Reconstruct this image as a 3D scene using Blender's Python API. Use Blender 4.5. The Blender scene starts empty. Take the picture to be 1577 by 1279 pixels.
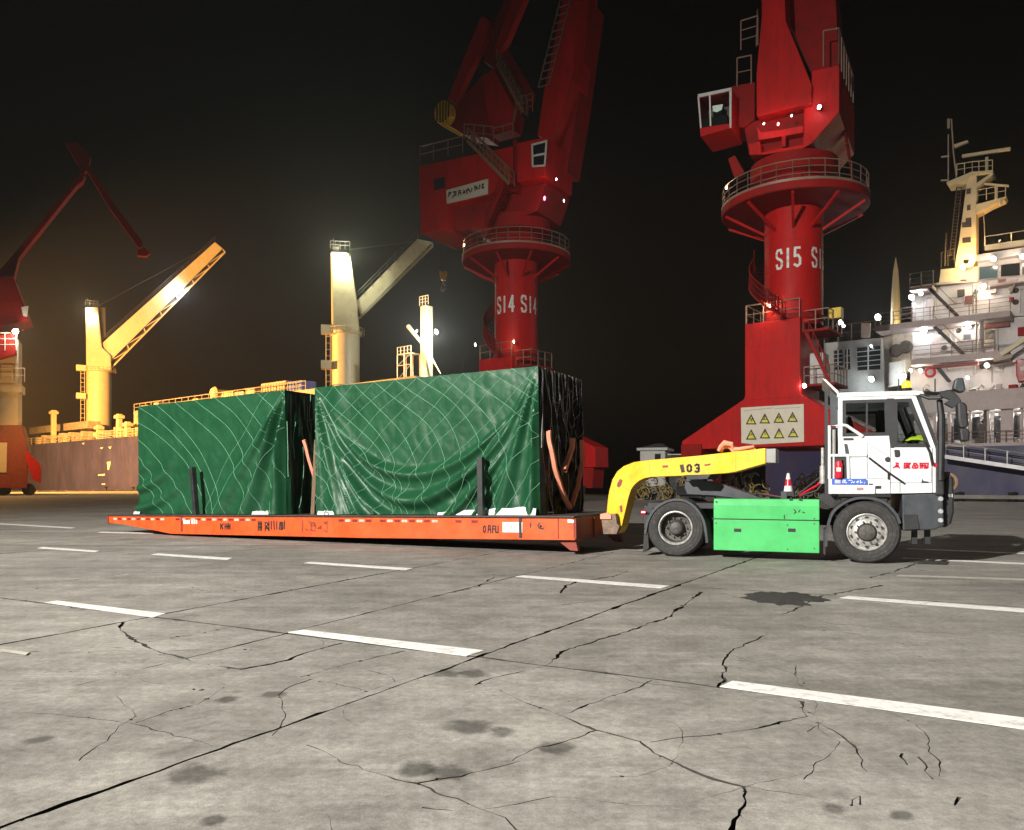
import bpy, bmesh, math, random
from mathutils import Vector, Matrix, noise, geometry
random.seed(7)
R = math.radians
S = bpy.context.scene
C = S.collection
# ------------------------------------------------------------------ camera
F, CX, CY, HY, H = 1180.0, 788.5, 639.5, 745.0, 1.4
cam = bpy.data.cameras.new('camera'); camo = bpy.data.objects.new('camera', cam); C.objects.link(camo)
camo.location = (0, 0, H); camo.rotation_euler = (R(90), 0, 0)
cam.sensor_width = 36; cam.lens = F / 1577 * 36; cam.shift_y = (HY - CY) / 1577; cam.clip_end = 2000; cam.clip_start = .05
S.camera = camo
# ------------------------------------------------------------------ world, sun, exposure
w = bpy.data.worlds.new('World'); S.world = w; w.use_nodes = True
nt = w.node_tree; bg = nt.nodes['Background']
sky = nt.nodes.new('ShaderNodeTexSky'); sky.sky_type = 'NISHITA'; sky.sun_disc = False
sky.sun_elevation = R(-7); sky.sun_rotation = R(232)
nt.links.new(sky.outputs[0], bg.inputs[0]); bg.inputs[1].default_value = 0.05
sl = bpy.data.lights.new('sun', 'SUN'); sl.energy = 0.02; sl.angle = R(.5); sl.color = (.8, .88, 1)
so = bpy.data.objects.new('sun', sl); C.objects.link(so); so.rotation_euler = (R(62), 0, R(-40))
# the yard's mast floodlight, behind the photographer to the left
kl = bpy.data.lights.new('yard_floodlight', 'SPOT'); kl.energy = 200000; kl.color = (1, .955, .88); kl.spot_size = R(95); kl.spot_blend = .9; kl.shadow_soft_size = .35
ko = bpy.data.objects.new('yard_floodlight', kl); C.objects.link(ko); ko.location = (-26, -17, 21)
ko.rotation_euler = (Vector((3, 15, -3)) - ko.location).to_track_quat('-Z', 'Y').to_euler()
v = S.view_settings; v.view_transform = 'Standard'; v.look = 'None'; v.exposure = 0; v.gamma = 1
S.cycles.use_denoising = True; S.cycles.max_bounces = 6; S.cycles.diffuse_bounces = 2; S.cycles.glossy_bounces = 3
S.cycles.transparent_max_bounces = 12; S.cycles.volume_bounces = 0; S.cycles.sample_clamp_indirect = 4

# ------------------------------------------------------------------ helpers
def ray(px, py): return Vector(((px - CX) / F, 1, (HY - py) / F))
CAM = Vector((0, 0, H))
def gp(px, py):
    D = H * F / (py - HY); return Vector(((px - CX) / F * D, D))
def at(px, py, D): return CAM + ray(px, py) * D
def FR(loc, rz, pitch=0): return Matrix.Translation(Vector(loc)) @ Matrix.Rotation(rz, 4, 'Z') @ Matrix.Rotation(pitch, 4, 'Y')
def L(M, px, py, y0=0):      # photo point -> (x, z) on the frame's plane y = y0
    I = M.inverted(); o = I @ CAM; d = I.to_3x3() @ ray(px, py); p = o + d * ((y0 - o.y) / d.y); return (p.x, p.z)
def LX(M, px, py, x0=0):     # photo point -> (y, z) on the frame's plane x = x0
    I = M.inverted(); o = I @ CAM; d = I.to_3x3() @ ray(px, py); p = o + d * ((x0 - o.x) / d.x); return (p.y, p.z)
def LP(M, pts, y0=0): return [L(M, a, b, y0) for a, b in pts]

class MB:
    def __init__(s): s.v = []; s.f = []
    def add(s, vs, fs):
        n = len(s.v); s.v += [tuple(p) for p in vs]; s.f += [tuple(i + n for i in f) for f in fs]; return s
    def box(s, x0, x1, y0, y1, z0, z1):
        return s.add([(x, y, z) for x in (x0, x1) for y in (y0, y1) for z in (z0, z1)],
                     [(0, 1, 3, 2), (4, 6, 7, 5), (0, 4, 5, 1), (2, 3, 7, 6), (0, 2, 6, 4), (1, 5, 7, 3)])
    def prism(s, poly, y0, y1, holes=(), ax='y'):
        loops = [list(poly)] + [list(h) for h in holes]
        flat = [p for l in loops for p in l]; n = len(flat)
        tri = geometry.tessellate_polygon([[Vector((a, b, 0)) for a, b in l] for l in loops])
        mk = {'y': lambda a, b, c: (a, c, b), 'x': lambda a, b, c: (c, a, b), 'z': lambda a, b, c: (a, b, c)}[ax]
        vs = [mk(a, b, y0) for a, b in flat] + [mk(a, b, y1) for a, b in flat]
        fs = [t for t in tri] + [(t[2] + n, t[1] + n, t[0] + n) for t in tri]
        k = 0
        for l in loops:
            m = len(l)
            fs += [(k + i, k + (i + 1) % m, k + (i + 1) % m + n, k + i + n) for i in range(m)]
            k += m
        return s.add(vs, fs)
    def tube(s, pts, r, n=6, cap=True):
        pts = [Vector(p) for p in pts]; rs = r if isinstance(r, (list, tuple)) else [r] * len(pts)
        vs = []; fs = []; up = Vector((0, 0, 1))
        for i, p in enumerate(pts):
            d = (pts[min(i + 1, len(pts) - 1)] - pts[max(i - 1, 0)]).normalized()
            a = d.cross(up if abs(d.z) < .95 else Vector((1, 0, 0))).normalized(); b = d.cross(a)
            vs += [p + (a * math.cos(2 * math.pi * j / n) + b * math.sin(2 * math.pi * j / n)) * rs[i] for j in range(n)]
        for i in range(len(pts) - 1):
            fs += [(i * n + j, i * n + (j + 1) % n, (i + 1) * n + (j + 1) % n, (i + 1) * n + j) for j in range(n)]
        if cap: fs += [tuple(range(n)), tuple(range((len(pts) - 1) * n + n - 1, (len(pts) - 1) * n - 1, -1))]
        return s.add(vs, fs)
    def bar(s, p, q, a, b):     # rectangular bar, a = horizontal, b = other thickness
        p = Vector(p); q = Vector(q); d = (q - p).normalized(); u = d.cross(Vector((0, 0, 1)))
        u = u.normalized() if u.length > .05 else Vector((1, 0, 0)); t = d.cross(u)
        vs = [e + u * (i * a / 2) + t * (j * b / 2) for e in (p, q) for i, j in ((-1, -1), (1, -1), (1, 1), (-1, 1))]
        return s.add(vs, [(0, 1, 2, 3), (7, 6, 5, 4)] + [(i, (i + 1) % 4, (i + 1) % 4 + 4, i + 4) for i in range(4)])
    def lathe(s, prof, c=(0, 0, 0), n=32, ax='y'):    # profile of (radius, along axis)
        m = len(prof); vs = []
        for i in range(n):
            t = 2 * math.pi * i / n; k, l = math.cos(t), math.sin(t)
            for r, h in prof:
                p = {'y': (r * k, h, r * l), 'z': (r * k, r * l, h), 'x': (h, r * k, r * l)}[ax]
                vs.append((p[0] + c[0], p[1] + c[1], p[2] + c[2]))
        return s.add(vs, [(i * m + j, i * m + j + 1, ((i + 1) % n) * m + j + 1, ((i + 1) % n) * m + j) for i in range(n) for j in range(m - 1)])
    def cyl(s, p, q, r, n=16): return s.tube([p, q], r, n)
    def rail(s, pts, h=1.0, r=.025, step=1.6, mids=2):
        pts = [Vector(p) for p in pts]; up = Vector((0, 0, 1))
        for k in range(1, mids + 1): s.tube([p + up * h * k / mids for p in pts], r * (1 if k == mids else .7), 5)
        for a, b in zip(pts, pts[1:]):
            m = max(1, round((b - a).length / step))
            for i in range(m + 1):
                p = a.lerp(b, i / m); s.tube([p, p + up * h], r, 5, False)
        return s
    def build(s, name, m, par=None, smooth=False, bev=0, kind=None, m2=None, m2f=None):
        me = bpy.data.meshes.new(name); me.from_pydata(s.v, [], s.f)
        bm = bmesh.new(); bm.from_mesh(me); bmesh.ops.recalc_face_normals(bm, faces=bm.faces); bm.to_mesh(me); bm.free()
        me.materials.append(m)
        if m2:
            me.materials.append(m2); me.polygons.foreach_set('material_index', [1 if abs(p.normal.z) < .5 else 0 for p in me.polygons])
        if smooth: me.polygons.foreach_set('use_smooth', [True] * len(me.polygons))
        o = bpy.data.objects.new(name, me); C.objects.link(o); o.parent = par
        if smooth:
            me.set_sharp_from_angle(angle=R(40))
        if bev:
            b = o.modifiers.new('bevel', 'BEVEL'); b.width = bev; b.segments = 2; b.limit_method = 'ANGLE'; b.angle_limit = R(40)
        if kind: o['kind'] = kind
        return o

def tag(o, label, cat, group=None):
    o['label'] = label; o['category'] = cat
    if group: o['group'] = group
    return o
def thing(name, label, cat, M=None, group=None):
    o = bpy.data.objects.new(name, None); C.objects.link(o); o.empty_display_size = .2
    if M is not None: o.matrix_world = M
    return tag(o, label, cat, group)
def struct(o): o['kind'] = 'structure'; return o

def mat(name, col, rough=.5, metal=0, var=.18, scale=2.0, dirt=None, damt=.35, bump=0.0, bscale=30, emit=None, es=0, stretch=(1, 1, 1), coat=0, rvar=.12, spec=.5):
    m = bpy.data.materials.new(name); m.use_nodes = True; t = m.node_tree; N = t.nodes; K = t.links
    b = N['Principled BSDF']; b.inputs['Metallic'].default_value = metal; b.inputs['Coat Weight'].default_value = coat
    b.inputs['Specular IOR Level'].default_value = spec
    tc = N.new('ShaderNodeTexCoord'); mp = N.new('ShaderNodeMapping'); mp.inputs['Scale'].default_value = stretch; K.new(tc.outputs['Object'], mp.inputs[0])
    n1 = N.new('ShaderNodeTexNoise'); n1.inputs['Scale'].default_value = scale; n1.inputs['Detail'].default_value = 6; n1.inputs['Roughness'].default_value = .65; K.new(mp.outputs[0], n1.inputs['Vector'])
    mr = N.new('ShaderNodeMapRange'); mr.inputs[1].default_value = .3; mr.inputs[2].default_value = .7; mr.inputs[3].default_value = 1 - var; mr.inputs[4].default_value = 1 + var; K.new(n1.outputs[0], mr.inputs[0])
    vm = N.new('ShaderNodeVectorMath'); vm.operation = 'SCALE'; vm.inputs[0].default_value = col[:3]; K.new(mr.outputs[0], vm.inputs['Scale'])
    out = vm.outputs[0]
    if dirt:
        n2 = N.new('ShaderNodeTexNoise'); n2.inputs['Scale'].default_value = scale * 2.7; n2.inputs['Detail'].default_value = 8; n2.inputs['Roughness'].default_value = .7; K.new(mp.outputs[0], n2.inputs['Vector'])
        r2 = N.new('ShaderNodeMapRange'); r2.inputs[1].default_value = .5; r2.inputs[2].default_value = .72; r2.inputs[4].default_value = damt; K.new(n2.outputs[0], r2.inputs[0])
        mx = N.new('ShaderNodeMix'); mx.data_type = 'RGBA'; K.new(r2.outputs[0], mx.inputs[0]); K.new(out, mx.inputs[6]); mx.inputs[7].default_value = (*dirt, 1); out = mx.outputs[2]
    K.new(out, b.inputs['Base Color'])
    rr = N.new('ShaderNodeMapRange'); rr.inputs[1].default_value = .3; rr.inputs[2].default_value = .7; rr.inputs[3].default_value = max(.03, rough - rvar); rr.inputs[4].default_value = min(1, rough + rvar); K.new(n1.outputs[0], rr.inputs[0]); K.new(rr.outputs[0], b.inputs['Roughness'])
    if bump:
        n3 = N.new('ShaderNodeTexNoise'); n3.inputs['Scale'].default_value = bscale; n3.inputs['Detail'].default_value = 5; K.new(mp.outputs[0], n3.inputs['Vector'])
        bp = N.new('ShaderNodeBump'); bp.inputs['Strength'].default_value = bump; bp.inputs['Distance'].default_value = .02; K.new(n3.outputs[0], bp.inputs['Height']); K.new(bp.outputs[0], b.inputs['Normal'])
    if emit: b.inputs['Emission Color'].default_value = (*emit, 1); b.inputs['Emission Strength'].default_value = es
    return m
def glass(name, tint=(.8, .88, .86), refl=.12, haze=0.0):
    m = bpy.data.materials.new(name); m.use_nodes = True; t = m.node_tree; N = t.nodes; K = t.links; N.remove(N['Principled BSDF'])
    tr = N.new('ShaderNodeBsdfTransparent'); tr.inputs[0].default_value = (*tint, 1)
    gl = N.new('ShaderNodeBsdfGlossy'); gl.inputs['Roughness'].default_value = .03
    lw = N.new('ShaderNodeLayerWeight'); lw.inputs[0].default_value = .35
    mr = N.new('ShaderNodeMapRange'); mr.inputs[3].default_value = refl * .5; mr.inputs[4].default_value = min(1, refl * 4); K.new(lw.outputs['Facing'], mr.inputs[0])
    mx = N.new('ShaderNodeMixShader'); K.new(mr.outputs[0], mx.inputs[0]); K.new(tr.outputs[0], mx.inputs[1]); K.new(gl.outputs[0], mx.inputs[2]); K.new(mx.outputs[0], N['Material Output'].inputs[0])
    return m
RUST = (.09, .035, .015)
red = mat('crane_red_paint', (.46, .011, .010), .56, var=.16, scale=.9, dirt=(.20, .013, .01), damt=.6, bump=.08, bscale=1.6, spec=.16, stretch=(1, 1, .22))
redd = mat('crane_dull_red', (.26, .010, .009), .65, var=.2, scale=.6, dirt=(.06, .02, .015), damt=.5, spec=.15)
railp = mat('rail_grey_paint', (.25, .15, .11), .5, var=.2, scale=1)
ylw = mat('gooseneck_yellow', (.86, .50, .012), .36, var=.07, scale=1.6, dirt=(.22, .12, .03), damt=.5, bump=.06, bscale=14)
org = mat('trailer_orange', (.72, .088, .014), .45, var=.15, scale=1.5, dirt=(.24, .04, .02), damt=.65, bump=.05, bscale=10)
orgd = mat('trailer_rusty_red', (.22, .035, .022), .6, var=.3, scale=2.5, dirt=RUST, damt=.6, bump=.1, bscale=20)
deckm = mat('trailer_deck_steel', (.055, .045, .042), .65, metal=.2, var=.4, scale=3, dirt=(.13, .08, .05), damt=.5, bump=.2)
dark = mat('black_chassis', (.016, .017, .019), .55, var=.3, scale=3, dirt=(.06, .055, .05), damt=.3)
dgrey = mat('dark_grey_plastic', (.038, .043, .052), .48, var=.2, scale=4, dirt=(.1, .095, .085), damt=.3, bump=.04)
white = mat('cab_white_paint', (.70, .73, .74), .34, var=.05, scale=2.2, dirt=(.40, .38, .34), damt=.5, coat=.2, stretch=(1, 1, .45))
grn = mat('battery_box_green', (.058, .45, .122), .42, var=.1, scale=1.4, dirt=(.06, .26, .09), damt=.45, bump=.02, bscale=5)
rub = mat('tyre_rubber', (.03, .028, .028), .8, var=.25, scale=5, dirt=(.11, .1, .09), damt=.5, bump=.15, bscale=60)
steel = mat('rim_steel', (.46, .45, .43), .45, metal=.3, var=.3, scale=7, dirt=(.05, .045, .04), damt=.85)
hubm = mat('greasy_hub', (.07, .065, .06), .6, metal=.3, var=.4, scale=9, dirt=(.2, .19, .17), damt=.4, bump=.4, bscale=25)
seatm = mat('seat_fabric', (.02, .02, .024), .9)
blackp = mat('black_stencil_paint', (.018, .014, .012), .6, var=.3, scale=9)
redp = mat('red_lettering', (.62, .012, .04), .45)
whitep = mat('white_sign_paint', (.72, .70, .66), .55, var=.06, scale=3, dirt=(.5, .46, .4), damt=.3)
cream = mat('sign_cream', (.66, .60, .48), .6, var=.08, scale=2)
sgny = mat('warning_yellow', (.62, .6, .06), .5)
bluep = mat('blue_plate', (.04, .12, .5), .45)
extr = mat('extinguisher_red', (.6, .01, .03), .3)
concw = mat('pale_cabin_wall', (.6, .6, .56), .7, var=.1, scale=1, dirt=(.3, .28, .24), damt=.4)
roofg = mat('dull_roof', (.06, .062, .05), .8)
wood = mat('weathered_timber', (.16, .1, .06), .85, var=.35, scale=3, stretch=(6, 6, 1), bump=.3)
strap = mat('orange_webbing', (.80, .30, .19), .7, var=.12, scale=8, bump=.1, bscale=80)
whs = mat('white_underlay_sheet', (.62, .65, .63), .6, var=.12, scale=5, bump=.4, bscale=8)
netm = mat('pale_seam_cord', (.17, .38, .24), .55, var=.3, scale=6)
netw = mat('pale_grey_cord', (.34, .33, .30), .5, var=.35, scale=6)
shw = mat('ship_white_paint', (.54, .50, .485), .45, var=.1, scale=.6, dirt=(.36, .25, .18), damt=.4, bump=.03, bscale=3, stretch=(1, 1, .4))
shp = mat('ship_deck_edge_paint', (.52, .42, .40), .5, var=.12, scale=.5, dirt=(.3, .16, .12), damt=.4)
hullb = mat('ship_blue_hull', (.045, .045, .13), .5, var=.25, scale=.25, dirt=(.11, .07, .07), damt=.45, bump=.05, bscale=1.5, stretch=(1, 1, .5))
crm = mat('ship_crane_cream', (.72, .62, .40), .45, var=.07, scale=.5, dirt=(.45, .3, .15), damt=.35)
dsh = mat('ship_dark_gear', (.05, .04, .035), .6, var=.4, scale=1.5, dirt=(.25, .18, .12), damt=.5)
rlg = mat('ship_clutter_paint', (.45, .38, .30), .55, var=.35, scale=.8, dirt=(.14, .08, .05), damt=.6)
wgl = mat('dark_window', (.012, .016, .018), .1, var=.1, rvar=.03)
pane = glass('cab_glass', (.86, .90, .90), .08)
pane2 = glass('crane_cab_glass', (.7, .75, .7), .15)

def strokes(name, lines, M, y0, wd, m, par, conv=None, off=.004):   # flat lettering painted on plane y = y0, traced strokes
    b = MB()
    for ln in lines:
        q = [Vector(L(M, *(conv(*p) if conv else p), y0)) for p in ln]
        ribbon(b, q, wd, lambda a, c: (a, y0 - off, c))
    return b.build(name, m, par)
def ribbon(b, q, wd, f):
    q = [Vector(p[:2]) for p in q]
    for p, r in zip(q, q[1:]):
        d = r - p
        if d.length < 1e-6: continue
        d.normalize(); n = Vector((-d.y, d.x)) * wd / 2; e = d * wd * .35
        b.add([f(*(p - e + n)), f(*(r + e + n)), f(*(r + e - n)), f(*(p - e - n))], [(0, 1, 2, 3)])
GL = {'S': [[(.9, .8), (.75, 1), (.25, 1), (.08, .85), (.08, .66), (.3, .54), (.7, .46), (.92, .34), (.92, .14), (.75, 0), (.25, 0), (.1, .2)]],
      '1': [[(.5, 0), (.5, 1)]], '5': [[(.85, 1), (.2, 1), (.15, .55), (.6, .6), (.9, .42), (.88, .12), (.5, 0), (.12, .1)]],
      '4': [[(.7, 0), (.7, 1), (.1, .3), (.95, .3)]], '0': [[(.3, 0), (.1, .2), (.1, .8), (.3, 1)], [(.7, 1), (.9, .8), (.9, .2), (.7, 0)]],
      '3': [[(.1, .9), (.3, 1), (.8, 1), (.88, .6), (.5, .52)], [(.5, .48), (.9, .4), (.88, .1), (.6, 0), (.1, .1)]]}

def lampmat(col, s):
    k = ('lamp_lens_%d_%d' % (int(col[2] * 100), s))
    return bpy.data.materials.get(k) or mat(k, (.8, .8, .8), .3, emit=col, es=s)
COOL, WARM, SOD = (.86, .95, 1), (1, .78, .46), (1, .42, .08)
def lamp(par, p, col, power, size=.22, es=40, aim=None, spot=None, name='floodlight', face=(-.35, -.9, -.15)):
    """housing + lens + its light; p in the parent's frame"""
    p = Vector(p); d = Vector(aim if aim else face).normalized(); q = d.to_track_quat('-Z', 'Y').to_matrix().to_4x4(); Mx = Matrix.Translation(p) @ q
    s = size
    o = MB().lathe([(s * .8, -.04), (s * .8, .02), (s * .6, s * .7), (0, s * .75)], n=14, ax='z').build(name, dsh, par, True); o.matrix_local = Mx
    MB().lathe([(s * .7, -.02), (s * .5, -.05), (0, -.06)], n=14, ax='z').build('lens', lampmat(col, es), o, True)
    if power:
        l = bpy.data.lights.new(name + '_light', 'SPOT' if spot else 'POINT'); l.energy = power; l.color = col; l.shadow_soft_size = size * .6
        if spot: l.spot_size = R(spot); l.spot_blend = .8
        lo = bpy.data.objects.new(name + '_light', l); C.objects.link(lo); lo.parent = par; lo.matrix_local = Matrix.Translation(p + d * (.12 + size * .7)) @ q
    return o

# ------------------------------------------------------------------ frames of the place
QA = R(-38.8)
MQ = FR((30.9, 65.6, 0), QA)                    # quay edge: local y = 0, water beyond
def qw(x, y): p = MQ @ Vector((x, y, 0)); return Vector((p.x, p.y))
uq = (qw(1, 0) - qw(0, 0)); 

# ------------------------------------------------------------------ ground: concrete slabs with open joints and cracks
def slab_material():
    m = bpy.data.materials.new('yard_concrete'); m.use_nodes = True; t = m.node_tree; N = t.nodes; K = t.links; b = N['Principled BSDF']
    tc = N.new('ShaderNodeTexCoord')
    def nz(s, d, ro=.6, st=(1, 1, 1), rot=0):
        mp = N.new('ShaderNodeMapping'); mp.inputs['Scale'].default_value = st; mp.inputs['Rotation'].default_value = (0, 0, rot); K.new(tc.outputs['Object'], mp.inputs[0])
        n = N.new('ShaderNodeTexNoise'); n.inputs['Scale'].default_value = s; n.inputs['Detail'].default_value = d; n.inputs['Roughness'].default_value = ro; K.new(mp.outputs[0], n.inputs['Vector']); return n.outputs[0]
    def rng(i, a, b_, c, d):
        r = N.new('ShaderNodeMapRange'); r.inputs[1].default_value = a; r.inputs[2].default_value = b_; r.inputs[3].default_value = c; r.inputs[4].default_value = d; K.new(i, r.inputs[0]); return r.outputs[0]
    def mul(a, b_):
        q = N.new('ShaderNodeMath'); q.operation = 'MULTIPLY'; K.new(a, q.inputs[0])
        if isinstance(b_, float): q.inputs[1].default_value = b_
        else: K.new(b_, q.inputs[1])
        return q.outputs[0]
    oi = N.new('ShaderNodeObjectInfo')
    big = rng(nz(.35, 5), .3, .7, .7, 1.25); med = rng(nz(2.2, 12, .8), .3, .7, .62, 1.34)
    streak = rng(nz(1.3, 10, .78, (.3, 1.7, 1), R(27)), .32, .7, .76, 1.2); fine = rng(nz(17, 9, .82), .3, .7, .62, 1.34); grit = rng(nz(110, 3, .7), .3, .7, .86, 1.14)
    val = mul(mul(mul(mul(mul(big, med), streak), fine), grit), rng(oi.outputs['Random'], 0, 1, .92, 1.08))
    blot = rng(nz(.9, 6, .55), .62, .74, 1, .62); spots = rng(nz(3.1, 3, .5), .70, .76, 1, .5)
    scuff = rng(nz(1.6, 9, .7, (.12, 2.6, 1), R(24)), .60, .74, 1, 1.38); tyre = rng(nz(.9, 4, .6, (.05, 1.5, 1), R(31)), .60, .70, 1, .74); pit = rng(nz(13, 4, .6), .70, .77, 1, .45)
    val = mul(mul(mul(mul(mul(val, blot), spots), scuff), tyre), pit)
    # oil spots with a place of their own
    nd = N.new('ShaderNodeTexNoise'); nd.inputs['Scale'].default_value = 11; nd.inputs['Detail'].default_value = 6; K.new(tc.outputs['Object'], nd.inputs['Vector'])
    for px, py, rx in ((720, 1120, .13), (773, 1127, .075), (855, 1152, .10), (685, 1038, .10), (728, 1038, .11), (690, 1190, .10), (640, 1185, .09), (420, 1070, .08), (350, 1078, .07), (330, 1262, .05), (1283, 1245, .05), (1388, 1256, .05), (300, 1192, .12), (1420, 866, .3), (60, 1140, .07)):
        g = gp(px, py); sb = N.new('ShaderNodeVectorMath'); sb.operation = 'DISTANCE'; K.new(tc.outputs['Object'], sb.inputs[0]); sb.inputs[1].default_value = (g.x, g.y, 0)
        ad = N.new('ShaderNodeMath'); ad.operation = 'MULTIPLY_ADD'; K.new(nd.outputs[0], ad.inputs[0]); ad.inputs[1].default_value = -rx * 1.5; K.new(sb.outputs['Value'], ad.inputs[2])
        val = mul(val, rng(ad.outputs[0], -rx * .05, rx * .5, .42, 1))
    vm = N.new('ShaderNodeVectorMath'); vm.operation = 'SCALE'; vm.inputs[0].default_value = (.275, .262, .236); K.new(val, vm.inputs['Scale']); K.new(vm.outputs[0], b.inputs['Base Color'])
    K.new(rng(med, .76, 1.2, .62, .88), b.inputs['Roughness']); b.inputs['Specular IOR Level'].default_value = .35
    bp = N.new('ShaderNodeBump'); bp.inputs['Strength'].default_value = .3; bp.inputs['Distance'].default_value = .012
    K.new(mul(fine, grit), bp.inputs['Height']); K.new(bp.outputs[0], b.inputs['Normal'])
    return m
conc = slab_material()
bed = mat('joint_dirt', (.03, .027, .023), .95, var=.4, scale=8)

def ground():
    u = (gp(1101, 1058) - gp(0, 921)).normalized(); O = gp(743, 1008); vdir = (gp(1140, 868) - gp(0, 1275)).normalized()
    Rg = [O - u * 16 - vdir * 9, O + u * 16 - vdir * 9, O + u * 16 + vdir * 13, O - u * 16 + vdir * 13]
    verts = [Vector(p) for p in Rg]; faces = [[0, 1, 2, 3]]
    rnd = random.Random(3)
    def strip(pts, wa, wb, jit, step, wmin=.18, chip=.07):
        P = []
        for a, b in zip(pts, pts[1:]):
            n = max(1, int((b - a).length / step))
            P += [a.lerp(b, i / n) for i in range(n)]
        P.append(pts[-1])
        Q = []
        for i, p in enumerate(P):
            d = (P[min(i + 1, len(P) - 1)] - P[max(i - 1, 0)]).normalized(); nrm = Vector((-d.y, d.x))
            k = noise.noise(Vector((p.x * 2.3, p.y * 2.3, 5.1))) * jit * 1.6 + noise.noise(Vector((p.x * 9, p.y * 9, 2.2))) * jit + rnd.uniform(-jit, jit) * .45
            t = i / max(1, len(P) - 1)
            wd = (wa + (wb - wa) * t) * max(wmin, .9 + 1.7 * noise.noise(Vector((p.x * 3.1, p.y * 3.1, 9)))) * rnd.uniform(.6, 1.35) * max(.62, min(1, p.y / 8.5))
            Q.append((p + nrm * (k + wd / 2), p + nrm * (k - wd / 2)))
        for (a, b), (c, d) in zip(Q, Q[1:]):
            n = len(verts); verts.extend([a, b, d, c]); faces.append([n, n + 1, n + 2, n + 3])
            if rnd.random() < chip and -8 < a.x < 9 and a.y < 13:      # spalled edge
                m = (a if rnd.random() < .5 else b); k = rnd.uniform(.012, .034) * max(.5, min(1.3, m.y / 8)); t0 = rnd.uniform(0, 6.28); n = len(verts)
                verts.extend([m + Vector((math.cos(t0 + q * 1.57 + rnd.uniform(-.4, .4)), math.sin(t0 + q * 1.57 + rnd.uniform(-.4, .4)))) * k * rnd.uniform(.5, 1.25) for q in range(4)]); faces.append([n, n + 1, n + 2, n + 3])
    def joint(a, b, wd, jit=.008):
        d = (b - a).normalized(); m = (a + b) / 2
        strip([m - d * 45, m + d * 45], wd, wd, jit, .09, .75, .045)
    joint(gp(0, 1275), gp(1140, 868), .036, .012)                       # long joints running away
    joint(gp(0, 1085), gp(355, 997), .022); joint(gp(0, 993), gp(598, 882), .026)
    for k in (-9.6, -13.2): joint(O + u * k, O + u * k + vdir, .016)
    for k in (5.6, 9.8, 13.6): joint(O + u * k, O + u * k + vdir * 1.0, .012)
    joint(gp(0, 921), gp(1101, 1058), .024); joint(gp(58, 843), gp(1030, 902), .026); joint(O + vdir * 9.8, O + vdir * 9.8 + u, .024)
    def crack(px, wa=.02, wb=.012, jit=.02): strip([gp(*p) for p in px], wa * 1.25, wb * 1.25, jit, .05, .3, .12)
    crack([(190, 958), (184, 968), (205, 985), (236, 1000), (268, 1009), (305, 1021), (365, 1030)], .03, .02)
    crack([(365, 1031), (400, 1025), (445, 1016), (470, 1006), (528, 990)], .03, .02); crack([(365, 1031), (440, 1038), (560, 1062)], .008, .006)
    crack([(463, 1042), (520, 1026), (575, 1014), (622, 1002)], .012, .018); crack([(228, 988), (290, 978), (357, 966)], .012)
    crack([(733, 1056), (775, 1040), (838, 1026), (868, 1003), (925, 985), (985, 968), (1030, 950), (1062, 926), (1082, 912)], .02, .028)
    crack([(860, 914), (872, 902), (892, 895)], .03, .02); crack([(892, 897), (950, 886), (968, 880)], .03, .02)
    crack([(1100, 1058), (1117, 1048), (1114, 1020), (1122, 1005), (1150, 990), (1182, 978)], .028, .018)
    crack([(1230, 1080), (1246, 1104), (1180, 1120), (1120, 1128), (1060, 1135), (1000, 1142)], .03, .008)
    crack([(1246, 1106), (1290, 1128), (1312, 1148), (1332, 1188)], .008, .026)
    crack([(770, 1062), (800, 1078), (862, 1100), (915, 1124), (985, 1142), (1010, 1160), (1055, 1180), (1100, 1200), (1146, 1212)], .01, .028, .012)
    crack([(1146, 1212), (1140, 1240), (1122, 1279), (1105, 1320)], .02, .025); crack([(1146, 1212), (1200, 1220), (1280, 1234)], .008, .006)
    crack([(1005, 1048), (960, 1066), (905, 1084), (872, 1100)], .01, .014); crack([(918, 1124), (880, 1140), (820, 1156), (790, 1172)], .016, .01)
    crack([(0, 1096), (110, 1104), (213, 1116), (250, 1124), (300, 1140), (325, 1150)], .012, .008)
    crack([(470, 1148), (520, 1168), (585, 1192), (640, 1206), (690, 1222), (720, 1238)], .008, .024); crack([(640, 1207), (690, 1196), (760, 1184), (800, 1172)], .02, .008)
    crack([(720, 1238), (770, 1262), (840, 1300)], .018, .01); crack([(1208, 946), (1240, 932), (1265, 918), (1300, 912), (1362, 902)], .02, .03)
    crack([(1340, 890), (1375, 882), (1410, 868)], .02, .02); crack([(1418, 1166), (1426, 1176), (1434, 1200)], .012, .02); crack([(1390, 1160), (1396, 1178)], .012, .012)
    crack([(700, 912), (735, 905), (760, 890)], .02, .02); crack([(60, 900), (120, 893), (192, 884)], .012)
    crack([(1310, 1240), (1322, 1226), (1330, 1240)], .012, .02); crack([(1468, 1240), (1480, 1228)], .015, .015)
    for k in range(26):          # hairline cracks
        px, py = rnd.uniform(-50, 1600), 1290 - 400 * rnd.random() ** .8; p = gp(px, py); a = rnd.choice([math.atan2(u.y, u.x), math.atan2(vdir.y, vdir.x)]) + rnd.gauss(0, .45); pts = [p]
        for j in range(rnd.randint(4, 11)): a += rnd.gauss(0, .38); p = p + Vector((math.cos(a), math.sin(a))) * rnd.uniform(.1, .28); pts.append(p)
        strip(pts, rnd.uniform(.007, .013), .004, .012, .05)
    eds = [(f[i], f[(i + 1) % 4]) for f in faces for i in range(4)]
    r = geometry.delaunay_2d_cdt(verts, eds, [], 0, 1e-5)
    V, Fc = r[0], r[2]; cell = {}
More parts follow.
